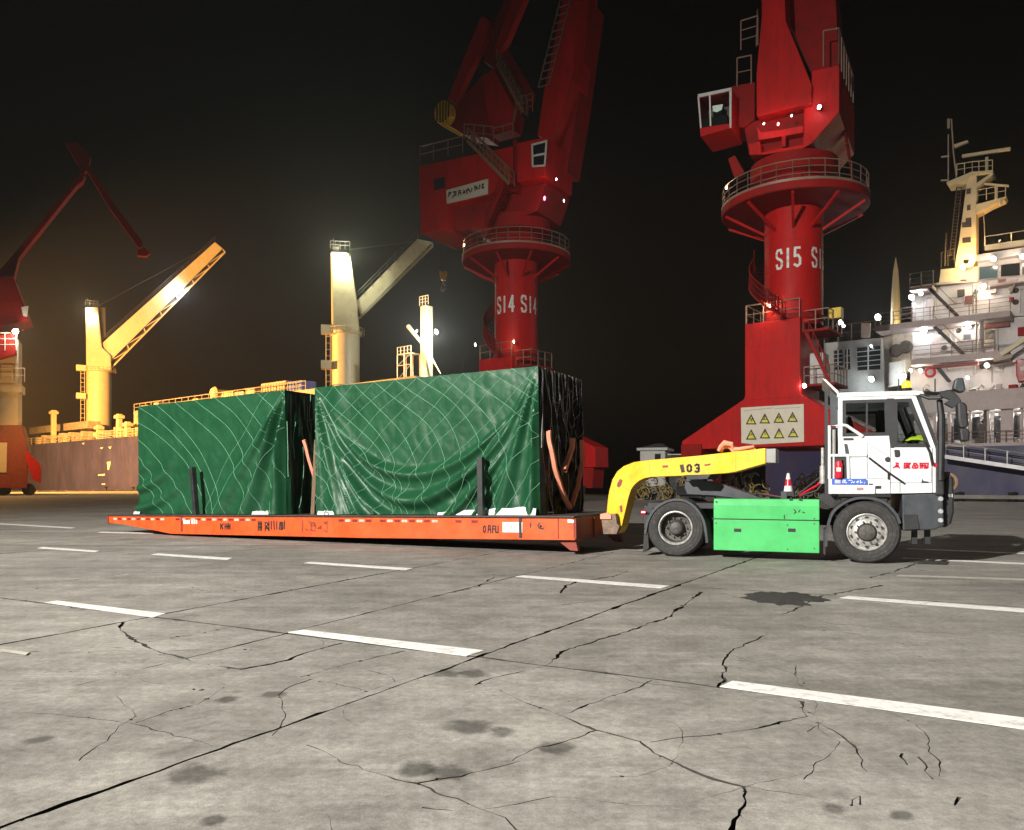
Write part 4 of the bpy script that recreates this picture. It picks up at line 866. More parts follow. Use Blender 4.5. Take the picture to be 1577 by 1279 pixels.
    b = MB(); b.rail([(cxl + hw + 1.6, -1.3, zl), (cxl + hw + .1, -1.3, zp - .75)], 1.0, .03, .6, 1)
    b.bar((cxl + hw + 1.6, -1.3, zl), (cxl + hw + .1, -1.3, zp - .75), .06, .2).build('stair', redd, t)
    # helical stair
    b = MB(); st = MB(); n = 26; th1, th0 = R(-96), R(4); z0, z1 = zp + .05, zp + (zr - zp) * .56
    P = [(( cr + .55) * math.sin(th0 + (th1 - th0) * min(1, i / n * 1.15)), -(cr + .55) * math.cos(th0 + (th1 - th0) * min(1, i / n * 1.15)), z0 + (z1 - z0) * i / n) for i in range(n + 1)]
    for p in P:
        a = math.atan2(p[0], -p[1]); k = Vector((math.sin(a), -math.cos(a), 0)); tt = Vector((math.cos(a), math.sin(a), 0)); c = Vector(p)
        st.add([c - k * .5 + tt * .13, c + k * .35 + tt * .13, c + k * .35 - tt * .13, c - k * .5 - tt * .13], [(0, 1, 2, 3)])
    q = [Vector((x * (cr + .95) / (cr + .55), y * (cr + .95) / (cr + .55), z)) for x, y, z in P]
    st.tube([p - Vector((0, 0, .06)) for p in q], .07, 5); b.rail(q, 1.1, .035, .55, 3)
    st.build('stair', redd, t); b.build('stair_railing', redd, t)
    for i in range(3): curved_text(t, num, cr, txtz, (zr - zp) * .15, txth + i * R(72), whitep)
    return cxl, hw, zp, zs, zb, zr, cr, rr, y0
D15, D14 = 50.0, 64.5
O15 = at(1222, 700, D15); O14 = at(795, 700, D14)
M15 = FR((O15.x, O15.y, 0), QA); M14 = FR((O14.x, O14.y, 0), QA)
rat = D15 / D14
tr14 = None
def crane15():
    t = thing('portal_crane', 'red portal crane marked S15 with warning board, behind the white tractor cab', 'crane', M15, 'red portal cranes on the quay')
    cxl, hw, zp, zs, zb, zr, cr, rr, y0 = lower_crane(t, M15, 'S15', lambda a, b: (a, b), L(M15, 1215, 423, 0)[1], math.atan2(*(lambda p: (p[0], 1.75))(L(M15, 1214, 410, -1.7))))
    # warning board
    c5 = lambda a, b: (1135 + a * .06975, 615 + b * .06975)
    bd = MB().prism(LP(M15, [c5(88, 190), c5(1475, 108), c5(1482, 945), c5(380, 1005), c5(100, 968)], y0 - .06), y0 - .08, y0 - .04).build('warning_board', cream, t)
    for i, (cx_, yb, yt) in enumerate(((312, 560, 325), (615, 538, 312), (925, 525, 290), (1228, 505, 275), (315, 895, 662), (618, 870, 645), (928, 868, 632), (1240, 845, 628))):
        tri = lambda k: [c5(cx_ - 120 * k, yb - (1 - k) * 75), c5(cx_ + 120 * k, yb - (1 - k) * 75), c5(cx_, yt + (1 - k) * 160)]
        yo = y0 - .084
        a = MB().prism(LP(M15, tri(1), yo), yo - .006, yo).build('warning_triangle', blackp, bd)
        MB().prism(LP(M15, tri(.66), yo - .01), yo - .013, yo - .009).build('yellow_field', sgny, bd)
        g = [[[(-30, 120), (10, 70), (25, 110), (45, 60)], [(-20, 60), (20, 40)]], [[(0, 150), (0, 90)], [(-45, 60), (45, 60)], [(0, 90), (-30, 60)]], [[(-30, 80), (0, 120), (20, 70), (40, 110)], [(0, 70), (-10, 40)]], [[(-30, 60), (0, 120), (15, 80), (35, 90)], [(-10, 60), (30, 55)]],
             [[(-30, 60), (0, 90), (30, 75)], [(0, 90), (10, 110)]], [[(0, 130), (-8, 95), (8, 85), (0, 50)]], [[(0, 140), (0, 75)], [(0, 60), (0, 50)]], [[(-35, 65), (0, 75), (30, 65)], [(0, 75), (5, 105)]]][i]
        strokes('pictogram', [[c5(cx_ + p, yb - 30 - q) for p, q in ln] for ln in g], M15, yo - .014, .045, blackp, bd)
    strokes('board_lettering', [[c5(150 + 22 * i, 265 - 2.2 * i), c5(163 + 22 * i, 252 - 2.2 * i)] for i in range(30)] + [[c5(830, 210), c5(1390, 182)]], M15, y0 - .081, .035, netw, bd)
    # upper works, slewed a little
    MU = FR((O15.x, O15.y, 0), R(-31)); I = M15.inverted()
    u = bpy.data.objects.new('slewing_house', None)
    c8 = lambda a, b: (1040 + a * .2658, b * .2658)
    def up(name, m, pts, yf, yb, holes=(), bev=.04, conv=c8):
        o = MB().prism(LP(MU, [conv(*p) for p in pts], yf), yf, yb, [LP(MU, [conv(*p) for p in h], yf) for h in holes]).build(name, m, t, bev=bev); o.matrix_local = I @ MU; return o
    def fix(o): o.matrix_local = I @ MU; return o
    fix(MB().lathe([(cr * 1.25, zr + .02), (cr * 1.25, zr + 1.4), (cr * 1.5, zr + 1.6), (cr * 1.5, zr + 2.6), (0, zr + 2.6)], (0, 0, 0), 40, 'z').build('slewing_drum', redd, t, True))
    up('jib', red, [(505, -900), (600, -900), (635, 0), (640, 120), (790, 490), (785, 600), (470, 675), (470, 430), (500, 100), (500, 0)], -2.3, -.6)
    up('jib_brace', redd, [(660, -900), (830, -900), (930, 0), (950, 380), (790, 420), (655, 130), (650, 0)], .2, 2.5)
    up('machinery_house', red, [(790, 410), (950, 378), (950, 650), (800, 822), (745, 830), (745, 615), (786, 604)], -1.8, 5.2)
    up('slewing_platform', redd, [(395, 720), (470, 700), (745, 640), (900, 690), (800, 850), (745, 870), (560, 905), (430, 900)], -1.2, 3.5)
    up('platform_beam', red, [(425, 835), (490, 820), (495, 885), (740, 838), (742, 770), (760, 766), (800, 825), (742, 860), (520, 897), (428, 897)], -2.1, -1.3)
    up('platform_beam', red, [(470, 735), (500, 770), (742, 730), (742, 770), (480, 815)], -1.9, -1.25)
    up('platform_post', redd, [(615, 790), (640, 785), (640, 850), (615, 856)], -2.0, -1.3)
    up('outrigger_leg', redd, [(305, 920), (345, 900), (400, 1000), (340, 1030)], -.5, .2)
    cabf = [(128, 548), (325, 508), (325, 742), (145, 792)]
    o = up('operator_cab', red, cabf, -3.2, -.4, ([(140, 568), (312, 530), (312, 715), (152, 740)],))
    up('cab_window', pane2, [(138, 566), (314, 528), (314, 718), (150, 742)], -3.12, -3.08, bev=0)
    up('window_bar', whitep, [(195, 552), (203, 550), (208, 730), (200, 732)], -3.2, -3.12, bev=0)
    up('window_frame', concw, [(128, 548), (325, 508), (325, 525), (138, 565)], -3.24, -3.19, bev=0)
    up('window_frame', concw, [(312, 520), (326, 515), (324, 742), (314, 740)], -3.24, -3.19, bev=0); up('window_frame', concw, [(128, 560), (138, 560), (152, 742), (144, 745)], -3.24, -3.19, bev=0)
    up('cab_interior', concw, [(140, 560), (316, 520), (316, 735), (150, 760)], -1.2, -1.0, bev=0)
    up('console', dgrey, [(155, 690), (300, 665), (300, 720), (155, 740)], -2.9, -2.4, bev=0); up('seat', seatm, [(215, 610), (275, 600), (275, 690), (220, 700)], -2.2, -1.8, bev=.1)
    up('cab_screen', mat('lit_cab_panel', (.7, .7, .7), .5, emit=(.85, .9, .85), es=.9), [(215, 615), (275, 605), (268, 635), (240, 650), (218, 645)], -2.35, -2.3, bev=0)
    up('walkway', redd, [(325, 500), (460, 475), (460, 690), (400, 740), (325, 740)], -1.4, 1.0)
    b = MB(); q = lambda a, b_, y: Vector((L(MU, *c8(a, b_), y)[0], y, L(MU, *c8(a, b_), y)[1]))
    b.rail([q(380, 290, -1.5), q(478, 262, -1.5)], 1.0 * 1.9, .05, 1.2, 3); b.rail([q(358, 505, -1.5), q(440, 490, -1.5)], 1.9, .05, 1.1, 2); b.rail([q(470, 270, -1.2), q(476, 100, -1.2)], .5, .04, 1.5, 1)
    fix(b.build('upper_railing', railp, t))
    b = MB(); b.rail([q(858, 385, -1.7), q(948, 372, -1.7), q(948, 372, -1.7) + Vector((0, 6.6, 0))], 2.2, .05, 1.1, 1); fix(b.build('roof_railing', railp, t))
    b = MB()
    for k in range(9): p = q(952, 600 + k * 32, -1.0) + Vector((.03, .7 * k, 0)); b.bar(p, p + Vector((.02, 1.4, -.5)), .12, .2)
    fix(b.build('louvre', redd, t))
    def ul(a, c, yv, col, pw, es, sz=.1): o = lamp(t, (I @ MU) @ q(a, c, yv), col, pw, sz, es); return o
    ul(515, 718, -2.5, COOL, 14, 14); ul(675, 672, -2.5, COOL, 10, 8); ul(835, 622, -2.2, COOL, 22, 30, .18)
    ul(598, 720, -2.6, (1, .04, .05), 45, 25, .14)
    lamp(t, (-rr * .72, -rr * .66, zr + 1.1), WARM, 50, .13, 25); lamp(t, (cxl - .1, y0 - .1, zp + .9), WARM, 90, .15, 40)
    x, z = L(M15, 1235, 594, y0); lamp(t, (x + .1, y0 + .2, z), COOL, 30, .2, 30); x, z = L(M15, 1288, 484, 0); MB().box(x - .35, x + .35, -.3, .3, z - .3, z + .35).build('yellow_lamp_box', mat('yellow_box', (.7, .5, .03), .4), t)
crane15()
def crane14():
    t = thing('portal_crane', 'red portal crane marked S14 with striped sheave and machinery house, behind the longer crate', 'crane', M14, 'red portal cranes on the quay')
    cxl, hw, zp, zs, zb, zr, cr, rr, y0 = lower_crane(t, M14, 'S14', tr14, L(M14, 795, 487, 0)[1], math.atan2(L(M14, 778, 475, -1.7)[0], 1.75))
    MB().prism(LP(M14, [(790, 628), (903, 682), (916, 689), (917, 720), (790, 720)], 1.0), 1.0, 3.0).build('portal_arm', red, t, bev=.05)
    MB().prism(LP(M14, [(888, 720), (914, 720), (912, 752), (890, 752)], 1.2), 1.2, 2.8).build('leg', redd, t)
    MU = FR((O14.x, O14.y, 0), R(-31)); I = M14.inverted(); c6 = lambda a, b: (640 + a * .2502, b * .2502)
    def fix(o): o.matrix_local = I @ MU; return o
    def up(name, m, pts, yf, yb, holes=(), bev=.04, conv=c6): return fix(MB().prism(LP(MU, [conv(*p) for p in pts], yf), yf, yb, [LP(MU, [conv(*p) for p in h], yf) for h in holes]).build(name, m, t, bev=bev))
    q = lambda a, b_, y: Vector((L(MU, *c6(a, b_), y)[0], y, L(MU, *c6(a, b_), y)[1]))
    fix(MB().lathe([(cr * 1.2, zr + .02), (cr * 1.2, zr + 1.6), (cr * 1.6, zr + 1.9), (cr * 1.6, zr + 3.0), (0, zr + 3.0)], (0, 0, 0), 40, 'z').build('slewing_drum', redd, t, True))
    up('machinery_house', red, [(20, 1025), (440, 935), (600, 900), (600, 1120), (545, 1130), (450, 1205), (200, 1262), (190, 1410), (30, 1440)], -3.0, 2.2)
    up('house_panel', red, [(625, 882), (808, 843), (790, 1086), (625, 1122)], -3.3, 1.5)
    up('house_recess', redd, [(598, 860), (626, 860), (626, 1180), (540, 1180), (598, 1100)], -2.7, 1.0)
    up('slewing_platform', redd, [(200, 1250), (545, 1140), (790, 1085), (800, 1130), (745, 1300), (500, 1400), (250, 1420)], -2.0, 2.2)
    o = up('window', wgl, [(715, 893), (808, 866), (795, 1022), (718, 1028)], -3.36, -3.3, bev=0)
    for p in ([(712, 888), (812, 862), (811, 874), (714, 900)], [(716, 956), (800, 940), (800, 952), (717, 968)], [(712, 890), (722, 890), (726, 1028), (716, 1030)], [(800, 868), (811, 864), (798, 1025), (789, 1027)], [(716, 1020), (798, 1013), (797, 1025), (717, 1031)]): fix(MB().prism(LP(MU, [c6(*k) for k in p], -3.4), -3.41, -3.36).build('window_frame', concw, None)).parent = t
    up('vent', dark, [(112, 1105), (178, 1090), (178, 1158), (112, 1172)], -3.05, -3.0, bev=0)
    sg = up('sign', cream, [(188, 1172), (445, 1102), (445, 1195), (192, 1255)], -3.1, -3.0, bev=0)
    c4 = lambda a, b: (675 + a * .05707, 265 + b * .05709)
    for nm, ls in (('sign_lettering', [[(290, 560), (270, 680)], [(300, 555), (345, 560), (310, 620)], [(400, 545), (485, 535)], [(440, 550), (430, 640), (380, 690)], [(480, 560), (470, 640)], [(545, 520), (600, 500)], [(545, 560), (605, 545)], [(550, 590), (545, 640)], [(600, 570), (615, 610)], [(680, 500), (710, 530), (690, 590)], [(670, 560), (720, 560)], [(760, 490), (780, 590)], [(810, 440), (790, 500), (830, 480), (860, 550)], [(905, 445), (900, 520)], [(990, 370), (980, 440), (1040, 400), (1050, 450), (990, 490)], [(1110, 360), (1130, 400), (1090, 460)], [(1180, 345), (1220, 330), (1190, 400), (1230, 430), (1180, 440)]]),):
        b = MB()
        for ln in ls: ribbon(b, [Vector(L(MU, *c4(*p), -3.1)) for p in ln], .11, lambda a, c: (a, -3.108, c))
        fix(b.build(nm, blackp, None)).parent = t
    up('a_frame', red, [(405, 470), (480, 425), (618, 690), (600, 800), (465, 835)], -1.2, .2)
    up('a_frame_back', redd, [(250, 640), (400, 480), (440, 850), (300, 830), (180, 760)], .4, 2.4)
    up('jib', red, [(950, -600), (1050, -600), (1015, 0), (960, 480), (890, 720), (835, 875), (750, 835), (790, 560), (840, 330), (905, 0)], -1.4, 1.6)
    up('jib_side', redd, [(1015, 0), (1085, 0), (1000, 620), (930, 1060), (830, 1060), (838, 870), (890, 722), (960, 480)], .2, 2.6)  # jib's side away from the light, its shade put in as darker red
    up('upper_strut', red, [(400, 105), (436, 110), (432, 230), (330, 440), (238, 645), (198, 605), (300, 350)], -1.0, -.3)
    up('upper_strut', red, [(660, -200), (740, -200), (665, 0), (560, 250), (500, 340), (480, 320), (590, 0)], -.8, -.1)
    up('dark_strut', redd, [(445, 110), (520, 240), (715, 560), (700, 640), (615, 690), (480, 420), (420, 380), (425, 230)], -.2, .5)
    up('tie_beam', redd, [(430, 250), (500, 100), (545, 0), (600, 0), (520, 280), (440, 380)], 0, .5)
    cx_, cz_ = L(MU, *c6(164, 690), -2.4); rx = (L(MU, *c6(215, 690), -2.4)[0] - cx_); rz = abs(L(MU, *c6(164, 620), -2.4)[1] - cz_)
    e = [(cx_ + rx * math.cos(2 * math.pi * i / 28), cz_ + rz * math.sin(2 * math.pi * i / 28)) for i in range(28)]
    fix(MB().prism(e, -2.4, -1.6).build('striped_end', ylw, t, bev=.03))
    for k in (-.62, -.25, .1, .45, .75):
        h_ = rz * math.sqrt(max(.02, 1 - k * k)) * .93; x = cx_ + rx * k
        fix(MB().box(x - rx * .08, x + rx * .08, -2.42, -2.395, cz_ - h_, cz_ + h_).build('stripe', blackp, t))
    a, b2 = q(160, 765, -2.3), q(285, 835, -2.3); fix(MB().bar(a, b2, .2, .25).build('sheave_arm', ylw, t))
    b = MB(); b.rail([q(25, 1000, -2.9), q(290, 940, -2.9)], 1.35, .05, 1.5, 2); b.rail([q(300, 860, -2.9), q(480, 880, -2.9)], 1.3, .05, 1.2, 2); b.rail([q(480, 880, -2.2), q(600, 850, -2.2)], 1.2, .05, 1.2, 2); fix(b.build('roof_railing', railp, t))
    def stair(p0, p1, nm='stair', m=redd):
        b = MB(); b.rail([p0, p1], 1.1, .05, .55, 2); b.rail([p0 + Vector((0, .8, 0)), p1 + Vector((0, .8, 0))], 1.1, .05, .9, 2)
        n = 16
        for i in range(n): p = p0.lerp(p1, i / n); b.box(p.x - .14, p.x + .14, p.y, p.y + .8, p.z - .02, p.z + .03)
        b.bar(p0, p1, .08, .25); fix(b.build(nm, m, t))
    stm = mat('stair_brown', (.22, .12, .07), .6)
    stair(q(320, 870, -4.0), q(575, 1130, -4.0), m=stm); stair(q(660, 690, -1.9), q(500, 390, -1.9), m=stm); stair(q(535, 1150, -3.9), q(430, 1400, -3.9))
    b = MB(); b.rail([q(615, 720, -1.8), q(720, 690, -1.8)], 1.5, .05, .6, 3); b.rail([q(600, 800, -1.8), q(620, 700, -1.8)], .8, .05, .6, 2); fix(b.build('landing_railing', stm, t))
    b = MB(); p0, p1 = q(755, 540, -1.5), q(890, 0, -1.5); 
    for d in (0, 1.0): b.tube([p0 + Vector((d, 0, 0)), p1 + Vector((d, 0, 0))], .06, 5)
    for i in range(12): p = p0.lerp(p1, i / 11); b.tube([p, p + Vector((1, 0, 0))], .05, 5)
    fix(b.build('jib_ladder', railp, t))
    X = I @ MU
    lamp(t, X @ q(795, 1222, -3.6), (1, .03, .1), 60, .22, 30); lamp(t, X @ q(868, 1105, -3.2), COOL, 20, .13, 14); lamp(t, X @ q(915, 1238, -3.0), COOL, 15, .12, 12)
    lamp(t, (-rr * .62, -rr * .74, zr + .9), WARM, 40, .15, 12); x, z = L(M14, 794, 527, -1.9); lamp(t, (x, -2.1, z), WARM, 25, .2, 5); x, z = L(M14, 736, 532, -1.9); lamp(t, (x, -2.2, z), COOL, 20, .22, 6)
crane14()
# ------------------------------------------------------------------ far left crane
def left_crane():
    O = at(6, 700, 90); M = FR((O.x, O.y, 0), R(27))
    t = thing('portal_crane', 'far red portal crane with orange lit base at the left edge', 'crane', M, 'red portal cranes on the quay')
    P = lambda pts, y=0: LP(M, pts, y)
    pale = mat('pale_crane_column', (.55, .5, .42), .5, var=.1, scale=.5)
    b0 = L(M, -20, 655)[0], L(M, 31, 655)[0]; zt, zm = L(M, 10, 525)[1], L(M, 10, 652)[1]
    MB().box(b0[0], b0[1], -1.6, 2.0, zm - 2.5, zt).build('column', pale, t, bev=.05)
    MB().prism(P([(-30, 592), (33, 592), (33, 604), (-30, 604)], -1.8), -1.8, 2.2).build('ledge', pale, t)
    MB().prism(P([(-40, 655), (34, 655), (42, 690), (42, 752), (-40, 752)], -2.0), -2.0, 2.0).build('portal_beam', orgd, t, bev=.05)  # orange-red colour carries the sodium lamp's glow on the red base
    MB().prism(P([(38, 692), (60, 714), (63, 722), (62, 745), (50, 738), (42, 715)], -2.4), -2.4, -1.2).build('portal_arm', red, t, bev=.04)
    MB().prism(P([(-20, 682), (11, 682), (10, 728), (-20, 728)], -2.1), -2.15, -2.0).build('pale_panel', pale, t)
    for a in (8, 46): MB().lathe([(0, -.5), (.6, -.5), (.7, -.4), (.7, .4), (.6, .5), (0, .5)], (L(M, a, 750)[0], -1.0, .7), 24).build('rail_wheel', dark, t, True)
    MB().prism(P([(-60, 430), (20, 425), (40, 480), (44, 492), (-60, 520)], -2.5), -2.5, 3).build('machinery_house', redd, t, bev=.05)
    MB().prism(P([(-60, 520), (22, 515), (24, 545), (0, 552), (-60, 556)], -3), -3, 2).build('cab_platform', redd, t)
    MB().rail([(L(M, -10, 545, -3)[0], -3, L(M, -10, 540, -3)[1]), (L(M, 25, 540, -3)[0], -3, L(M, 25, 540, -3)[1])], 2, .06, 1, 3).build('railing', pale, t)
    MB().rail([(L(M, 0, 592, -2.2)[0], -2.2, L(M, 0, 592)[1]), (L(M, 38, 592, -2.2)[0], -2.2, L(M, 38, 592)[1])], 1.6, .05, 1, 2).build('railing', pale, t)
    MB().prism(P([(10, 455), (20, 440), (30, 400), (118, 290), (128, 282), (132, 272), (126, 268), (60, 350), (0, 420), (-10, 450)], 0), -.8, .8).build('jib', redd, t)
    MB().prism(P([(102, 223), (120, 221), (140, 245), (136, 262), (128, 270)], 0), -.5, .5).build('jib_head', redd, t)
    MB().prism(P([(114, 230), (119, 228), (146, 270), (180, 320), (219, 372), (220, 380), (213, 381), (170, 322), (142, 276)], -.5), -.6, .3).build('fly_jib', redd, t)
    MB().prism(P([(211, 386), (222, 382), (232, 390), (226, 395), (212, 394)], -.5), -.6, .2).build('hook_head', red, t)
    MB().prism(P([(33, 474), (44, 472), (42, 488), (36, 487)], -2.6), -2.8, -2.6).build('cab_window', concw, t)
    x, z = L(M, 24, 511, -3.2); lamp(t, (x, -3.4, z), (1, .93, .74), 900, .45, 60, aim=(.3, -.7, -.5))
    x, z = L(M, -2, 640, -2.4); MB().bar((x, -1.8, z + .3), (x, -7.4, z + .3), .12, .12).build('lamp_bracket', redd, t); lamp(t, (x, -7.5, z), (1, .48, .11), 3500, .5, 60, aim=(.3, -.9, -.15), name='sodium_lamp')
left_light = bpy.data.lights.new('sodium_yard_light', 'SPOT'); left_light.spot_size = R(125); left_light.spot_blend = .5; left_light.energy = 1000000; left_light.color = (1, .46, .11); left_light.shadow_soft_size = .6      # the neighbouring berth's sodium mast, left of the frame
lo_ = bpy.data.objects.new('sodium_yard_light', left_light); C.objects.link(lo_); lo_.location = (-106, 114, 23); lo_.rotation_euler = (Vector((-70, 152, 10)) - lo_.location).to_track_quat('-Z', 'Y').to_euler()
left_crane()
# ------------------------------------------------------------------ cargo ship on the left berth
def ship_a():
    t = thing('cargo_ship', 'long dark blue cargo ship with cream deck cranes behind the crates', 'ship', MQ)
    q = lambda px, py, y=4: Vector((L(MQ, px, py, y)[0], y, L(MQ, px, py, y)[1]))
    x0, x1 = L(MQ, -260, 700, 4)[0], L(MQ, 720, 700, 4)[0]; zd = (L(MQ, 60, 684, 4)[1] + L(MQ, 208, 672, 4)[1]) / 2
    B = 22
    out = [(x0, 4.2), (x1 - 14, 4), (x1 - 5, 7), (x1, 4 + B / 2), (x1 - 5, 4 + B - 3), (x1 - 14, 4 + B), (x0, 4 + B)]
    MB().prism(out, -4, zd, ax='z').build('hull', hullb, t)
    # bulwark rail stanchions and deck gear on the left of the first crate
    MB().rail([(x0, 4.1, zd), (x1 - 14, 4.1, zd)], 1.6, .09, 4.2, 3).build('railing', rlg, t)
    rr = random.Random(5)
    for i in range(26):
        px = 46 + rr.random() * 168; a = q(px, 680, 5.5); h = rr.uniform(.8, 2.6); w_ = rr.uniform(.5, 2.2)
        MB().box(a.x - w_ / 2, a.x + w_ / 2, 5 + rr.random() * 3, 8.5 + rr.random(), zd, zd + h).build('deck_gear', rr.choice([rlg, rlg, crm, shw]), t, bev=.05)
    for px, top in ((82, 632), (152, 655), (183, 638), (196, 650)):
        a = q(px, top, 6); MB().box(a.x - .5, a.x + .5, 5.6, 6.6, zd, a.z).build('vent_post', crm, t, bev=.08); MB().box(a.x - .9, a.x + .9, 5.3, 6.9, a.z - 1, a.z - .3).build('vent_head', crm, t, bev=.08)
    a, b_ = q(45, 659, 9), q(135, 660, 9); MB().box(a.x, b_.x, 9, 12, a.z - 1.8, a.z).build('hatch_cover', rlg, t, bev=.05)
    zc = (L(MQ, 215, 622, 8)[1] + L(MQ, 440, 594, 8)[1]) / 2 - 1.3
    MB().box(L(MQ, 206, 640, 8)[0], L(MQ, 640, 600, 8)[0], 8, 4 + B - 4, zd - .1, zc).build('hatch_coaming', rlg, t)
    MB().rail([(L(MQ, 206, 630, 8)[0], 8.1, zc), (L(MQ, 470, 600, 8)[0], 8.1, zc)], 1.5, .08, 2.6, 2).build('hatch_railing', rlg, t)
    for px, h, w_ in ((222, 1.2, 3), (240, 1.6, 2), (262, .9, 4), (300, 1.2, 2), (330, 2.4, 3), (350, 1.8, 4), (368, 1.4, 3), (385, 1.7, 3)):
        a = q(px, 610, 9); MB().box(a.x - w_ / 2, a.x + w_ / 2, 9, 12, zc, zc + h).build('deck_gear', rr.choice([rlg, crm, shw]), t, bev=.1)
    a = q(330, 598, 8.6); MB().lathe([(0, -.6), (.8, -.5), (1.2, 0), (.8, .5), (0, .6)], (a.x, 8.6, zc + 1.7), 16).build('windlass', crm, t, True)
    # hull marks and draught marks
    for p in ([(165, 712), (171, 711), (170, 716), (168, 724), (166, 724)], [(152, 731), (162, 730), (161, 733), (151, 733)], [(154, 690), (159, 689), (157, 692)], [(167, 689), (172, 688), (170, 692)], [(157, 745), (162, 745), (162, 747), (157, 747)], [(126, 683), (130, 682), (129, 685)]):
        MB().prism(LP(MQ, p, 3.98), 3.93, 3.99).build('hull_mark', concw, t)
    # deck cranes
    IQ = MQ.inverted()
    def dcrane(pc, col, ringy, tower, cabinet, jib, chord, lampat, litcol, pw, yc=15, dy=0):
        ax = MQ @ Vector((L(MQ, pc, 700, yc)[0], yc, 0)); MC = FR((ax.x, ax.y, 0), -math.atan((pc - CX) / F)); D = ax.y
        K = lambda px, py, y=0: L(MC, px, py, y); KP = lambda pts, y=0: LP(MC, pts, y)
        r0 = (K(col[1], 620)[0] - K(col[0], 620)[0]) / 2; xc = (K(col[1], 620)[0] + K(col[0], 620)[0]) / 2; zn = K(pc, ringy)[1]
        p = MB().lathe([(r0 * 1.04, zd - .2), (r0, zd + 4), (r0, zn - .5), (r0 * 1.18, zn - .4), (r0 * 1.18, zn), (r0, zn + .1)], (xc, 0, 0), 36, 'z').build('crane_pedestal', crm, t, True)
        p.matrix_local = IQ @ MC
        MB().prism(KP(tower, -r0 * .8), -r0 * .8, r0 * .9).build('crane_tower', crm, p, bev=.3)
        MB().prism(KP(cabinet, -r0 * .3), -r0 * .3, r0 * .7).build('winch_house', dsh, p)
        zt = K(*tower[0])[1]; x0_, x1_ = K(*tower[0])[0], K(*tower[1])[0]
        b = MB().rail([(x0_, -r0 * .7, zt), (x1_, -r0 * .7, zt)], 1.3, .07, .8, 2); b.build('tower_railing', dsh, p); MB().tube([(x0_ + .5, 0, zt), (x0_ + .5, 0, zt + 2.2)], .09, 5).build('aerial', dsh, p); MB().tube([(x1_, .4, zt), (x1_, .4, zt + 1.8)], .12, 5).build('sheave_post', dsh, p)
        n = 24; MB().rail([(xc + r0 * 1.35 * math.cos(2 * math.pi * i / n), r0 * 1.35 * math.sin(2 * math.pi * i / n), zn - .5) for i in range(n + 1)], 1.1, .05, 1.2, 2).build('ring_railing', crm, p)
        b = MB()
        for k in (-1.1, -1.4): b.tube([(xc + r0 * k, -r0 * .4, zd), (xc + r0 * k, -r0 * .4, zn)], .07, 5)
        z = zd
        while z < zn: b.tube([(xc - r0 * 1.1, -r0 * .4, z), (xc - r0 * 1.4, -r0 * .4, z)], .06, 4); z += 1.1
        for f in (.2, .6, .97): b.box(xc - r0 * 1.75, xc - r0 * 1.0, -r0 * .8, 0, zd + (zn - zd) * f, zd + (zn - zd) * f + 1.4)
        b.build('ladder', crm, p)
        yj = -r0 * .5
        P = KP(jib, yj); MB().prism(P, yj, yj + 1.6).build('jib', crm, p, bev=.08)
        c0, c1 = [Vector(v_) for v_ in KP(chord, yj)]; e0, e1 = Vector(P[3]), Vector(P[2])
        b = MB().bar((c0.x, yj + .5, c0.y), (c1.x, yj + .5, c1.y), .4, .35)
        for i in range(8):
            f = i / 7; a_, c_ = e0.lerp(e1, f), c0.lerp(c1, f); b.bar((a_.x, yj + .5, a_.y), (c_.x, yj + .5, c_.y), .25, .25)
            if i < 7: c2_ = c0.lerp(c1, f + 1 / 7); b.bar((a_.x, yj + .5, a_.y), (c2_.x, yj + .5, c2_.y), .18, .18)
        b.build('jib_lower_chord', crm, p)
        MB().prism([tuple(e0), tuple(e1), tuple(c1), tuple(c0)], yj + 1.2, yj + 1.5).build('jib_web', dsh, p)
        MB().rail([(P[0][0], yj - .1, P[0][1] + .05), (P[1][0], yj - .1, P[1][1] + .05)], 1.3, .06, 2.0, 2).build('jib_railing', dsh, p)
        b = MB()
        for f in (.1, .6): b.tube([(x1_, f, zt + .6), (P[1][0], f, P[1][1])], .04, 4)
        b.build('hoist_wire', dsh, p)
        lx, lz = K(*lampat, -r0 - .4); o = Vector((lx, -r0 - .5, lz)); lamp(t, IQ @ MC @ o, litcol, pw, .4, 60, aim=(-.1, -.9, -.45))
        return MC
    m1 = dcrane(152, (132.5, 172), 571, [(131.5, 473), (151, 473), (157, 535), (171, 548), (171.5, 572), (133, 572)], [(152, 474), (162, 474), (163, 520), (156, 525)], [(157, 529), (331, 373), (343, 383), (170, 556)], ((172, 566), (347, 388)), (139, 480), (1, .88, .55), 4500)
    q1 = m1 @ Vector((L(m1, 283, 447, -4)[0], -4, L(m1, 283, 447, -4)[1])); lamp(t, IQ @ q1, COOL, 4500, .5, 70, aim=(.1, -.5, -.9))
    dcrane(532, (511, 554), 513, [(509, 387), (539, 389), (551, 470), (554, 515), (511, 515)], [(512, 380), (522, 380), (521, 400), (513, 400)], [(548, 465), (643, 368), (666, 373), (556, 486)], ((553, 490), (667, 378)), (533, 394), (.93, 1, .72), 6500)
    # slim mast post
    K = lambda px, py, y=14: L(MQ, px, py, y)
    xm = K(657, 500)[0]; r = .72
    m = MB().box(xm - r, xm + r, 14 - r, 14 + r, zd, K(656, 472)[1]).build('mast_post', crm, t, bev=.15)
    MB().rail([(xm - r, 13.2, K(656, 472)[1]), (xm + r * 1.6, 13.2, K(656, 472)[1])], 1.4, .06, .6, 3).build('mast_railing', crm, m)
    b = MB(); xa, xb = K(622, 560)[0], K(643, 560)[0]; za, zb2 = zd, K(630, 548)[1]
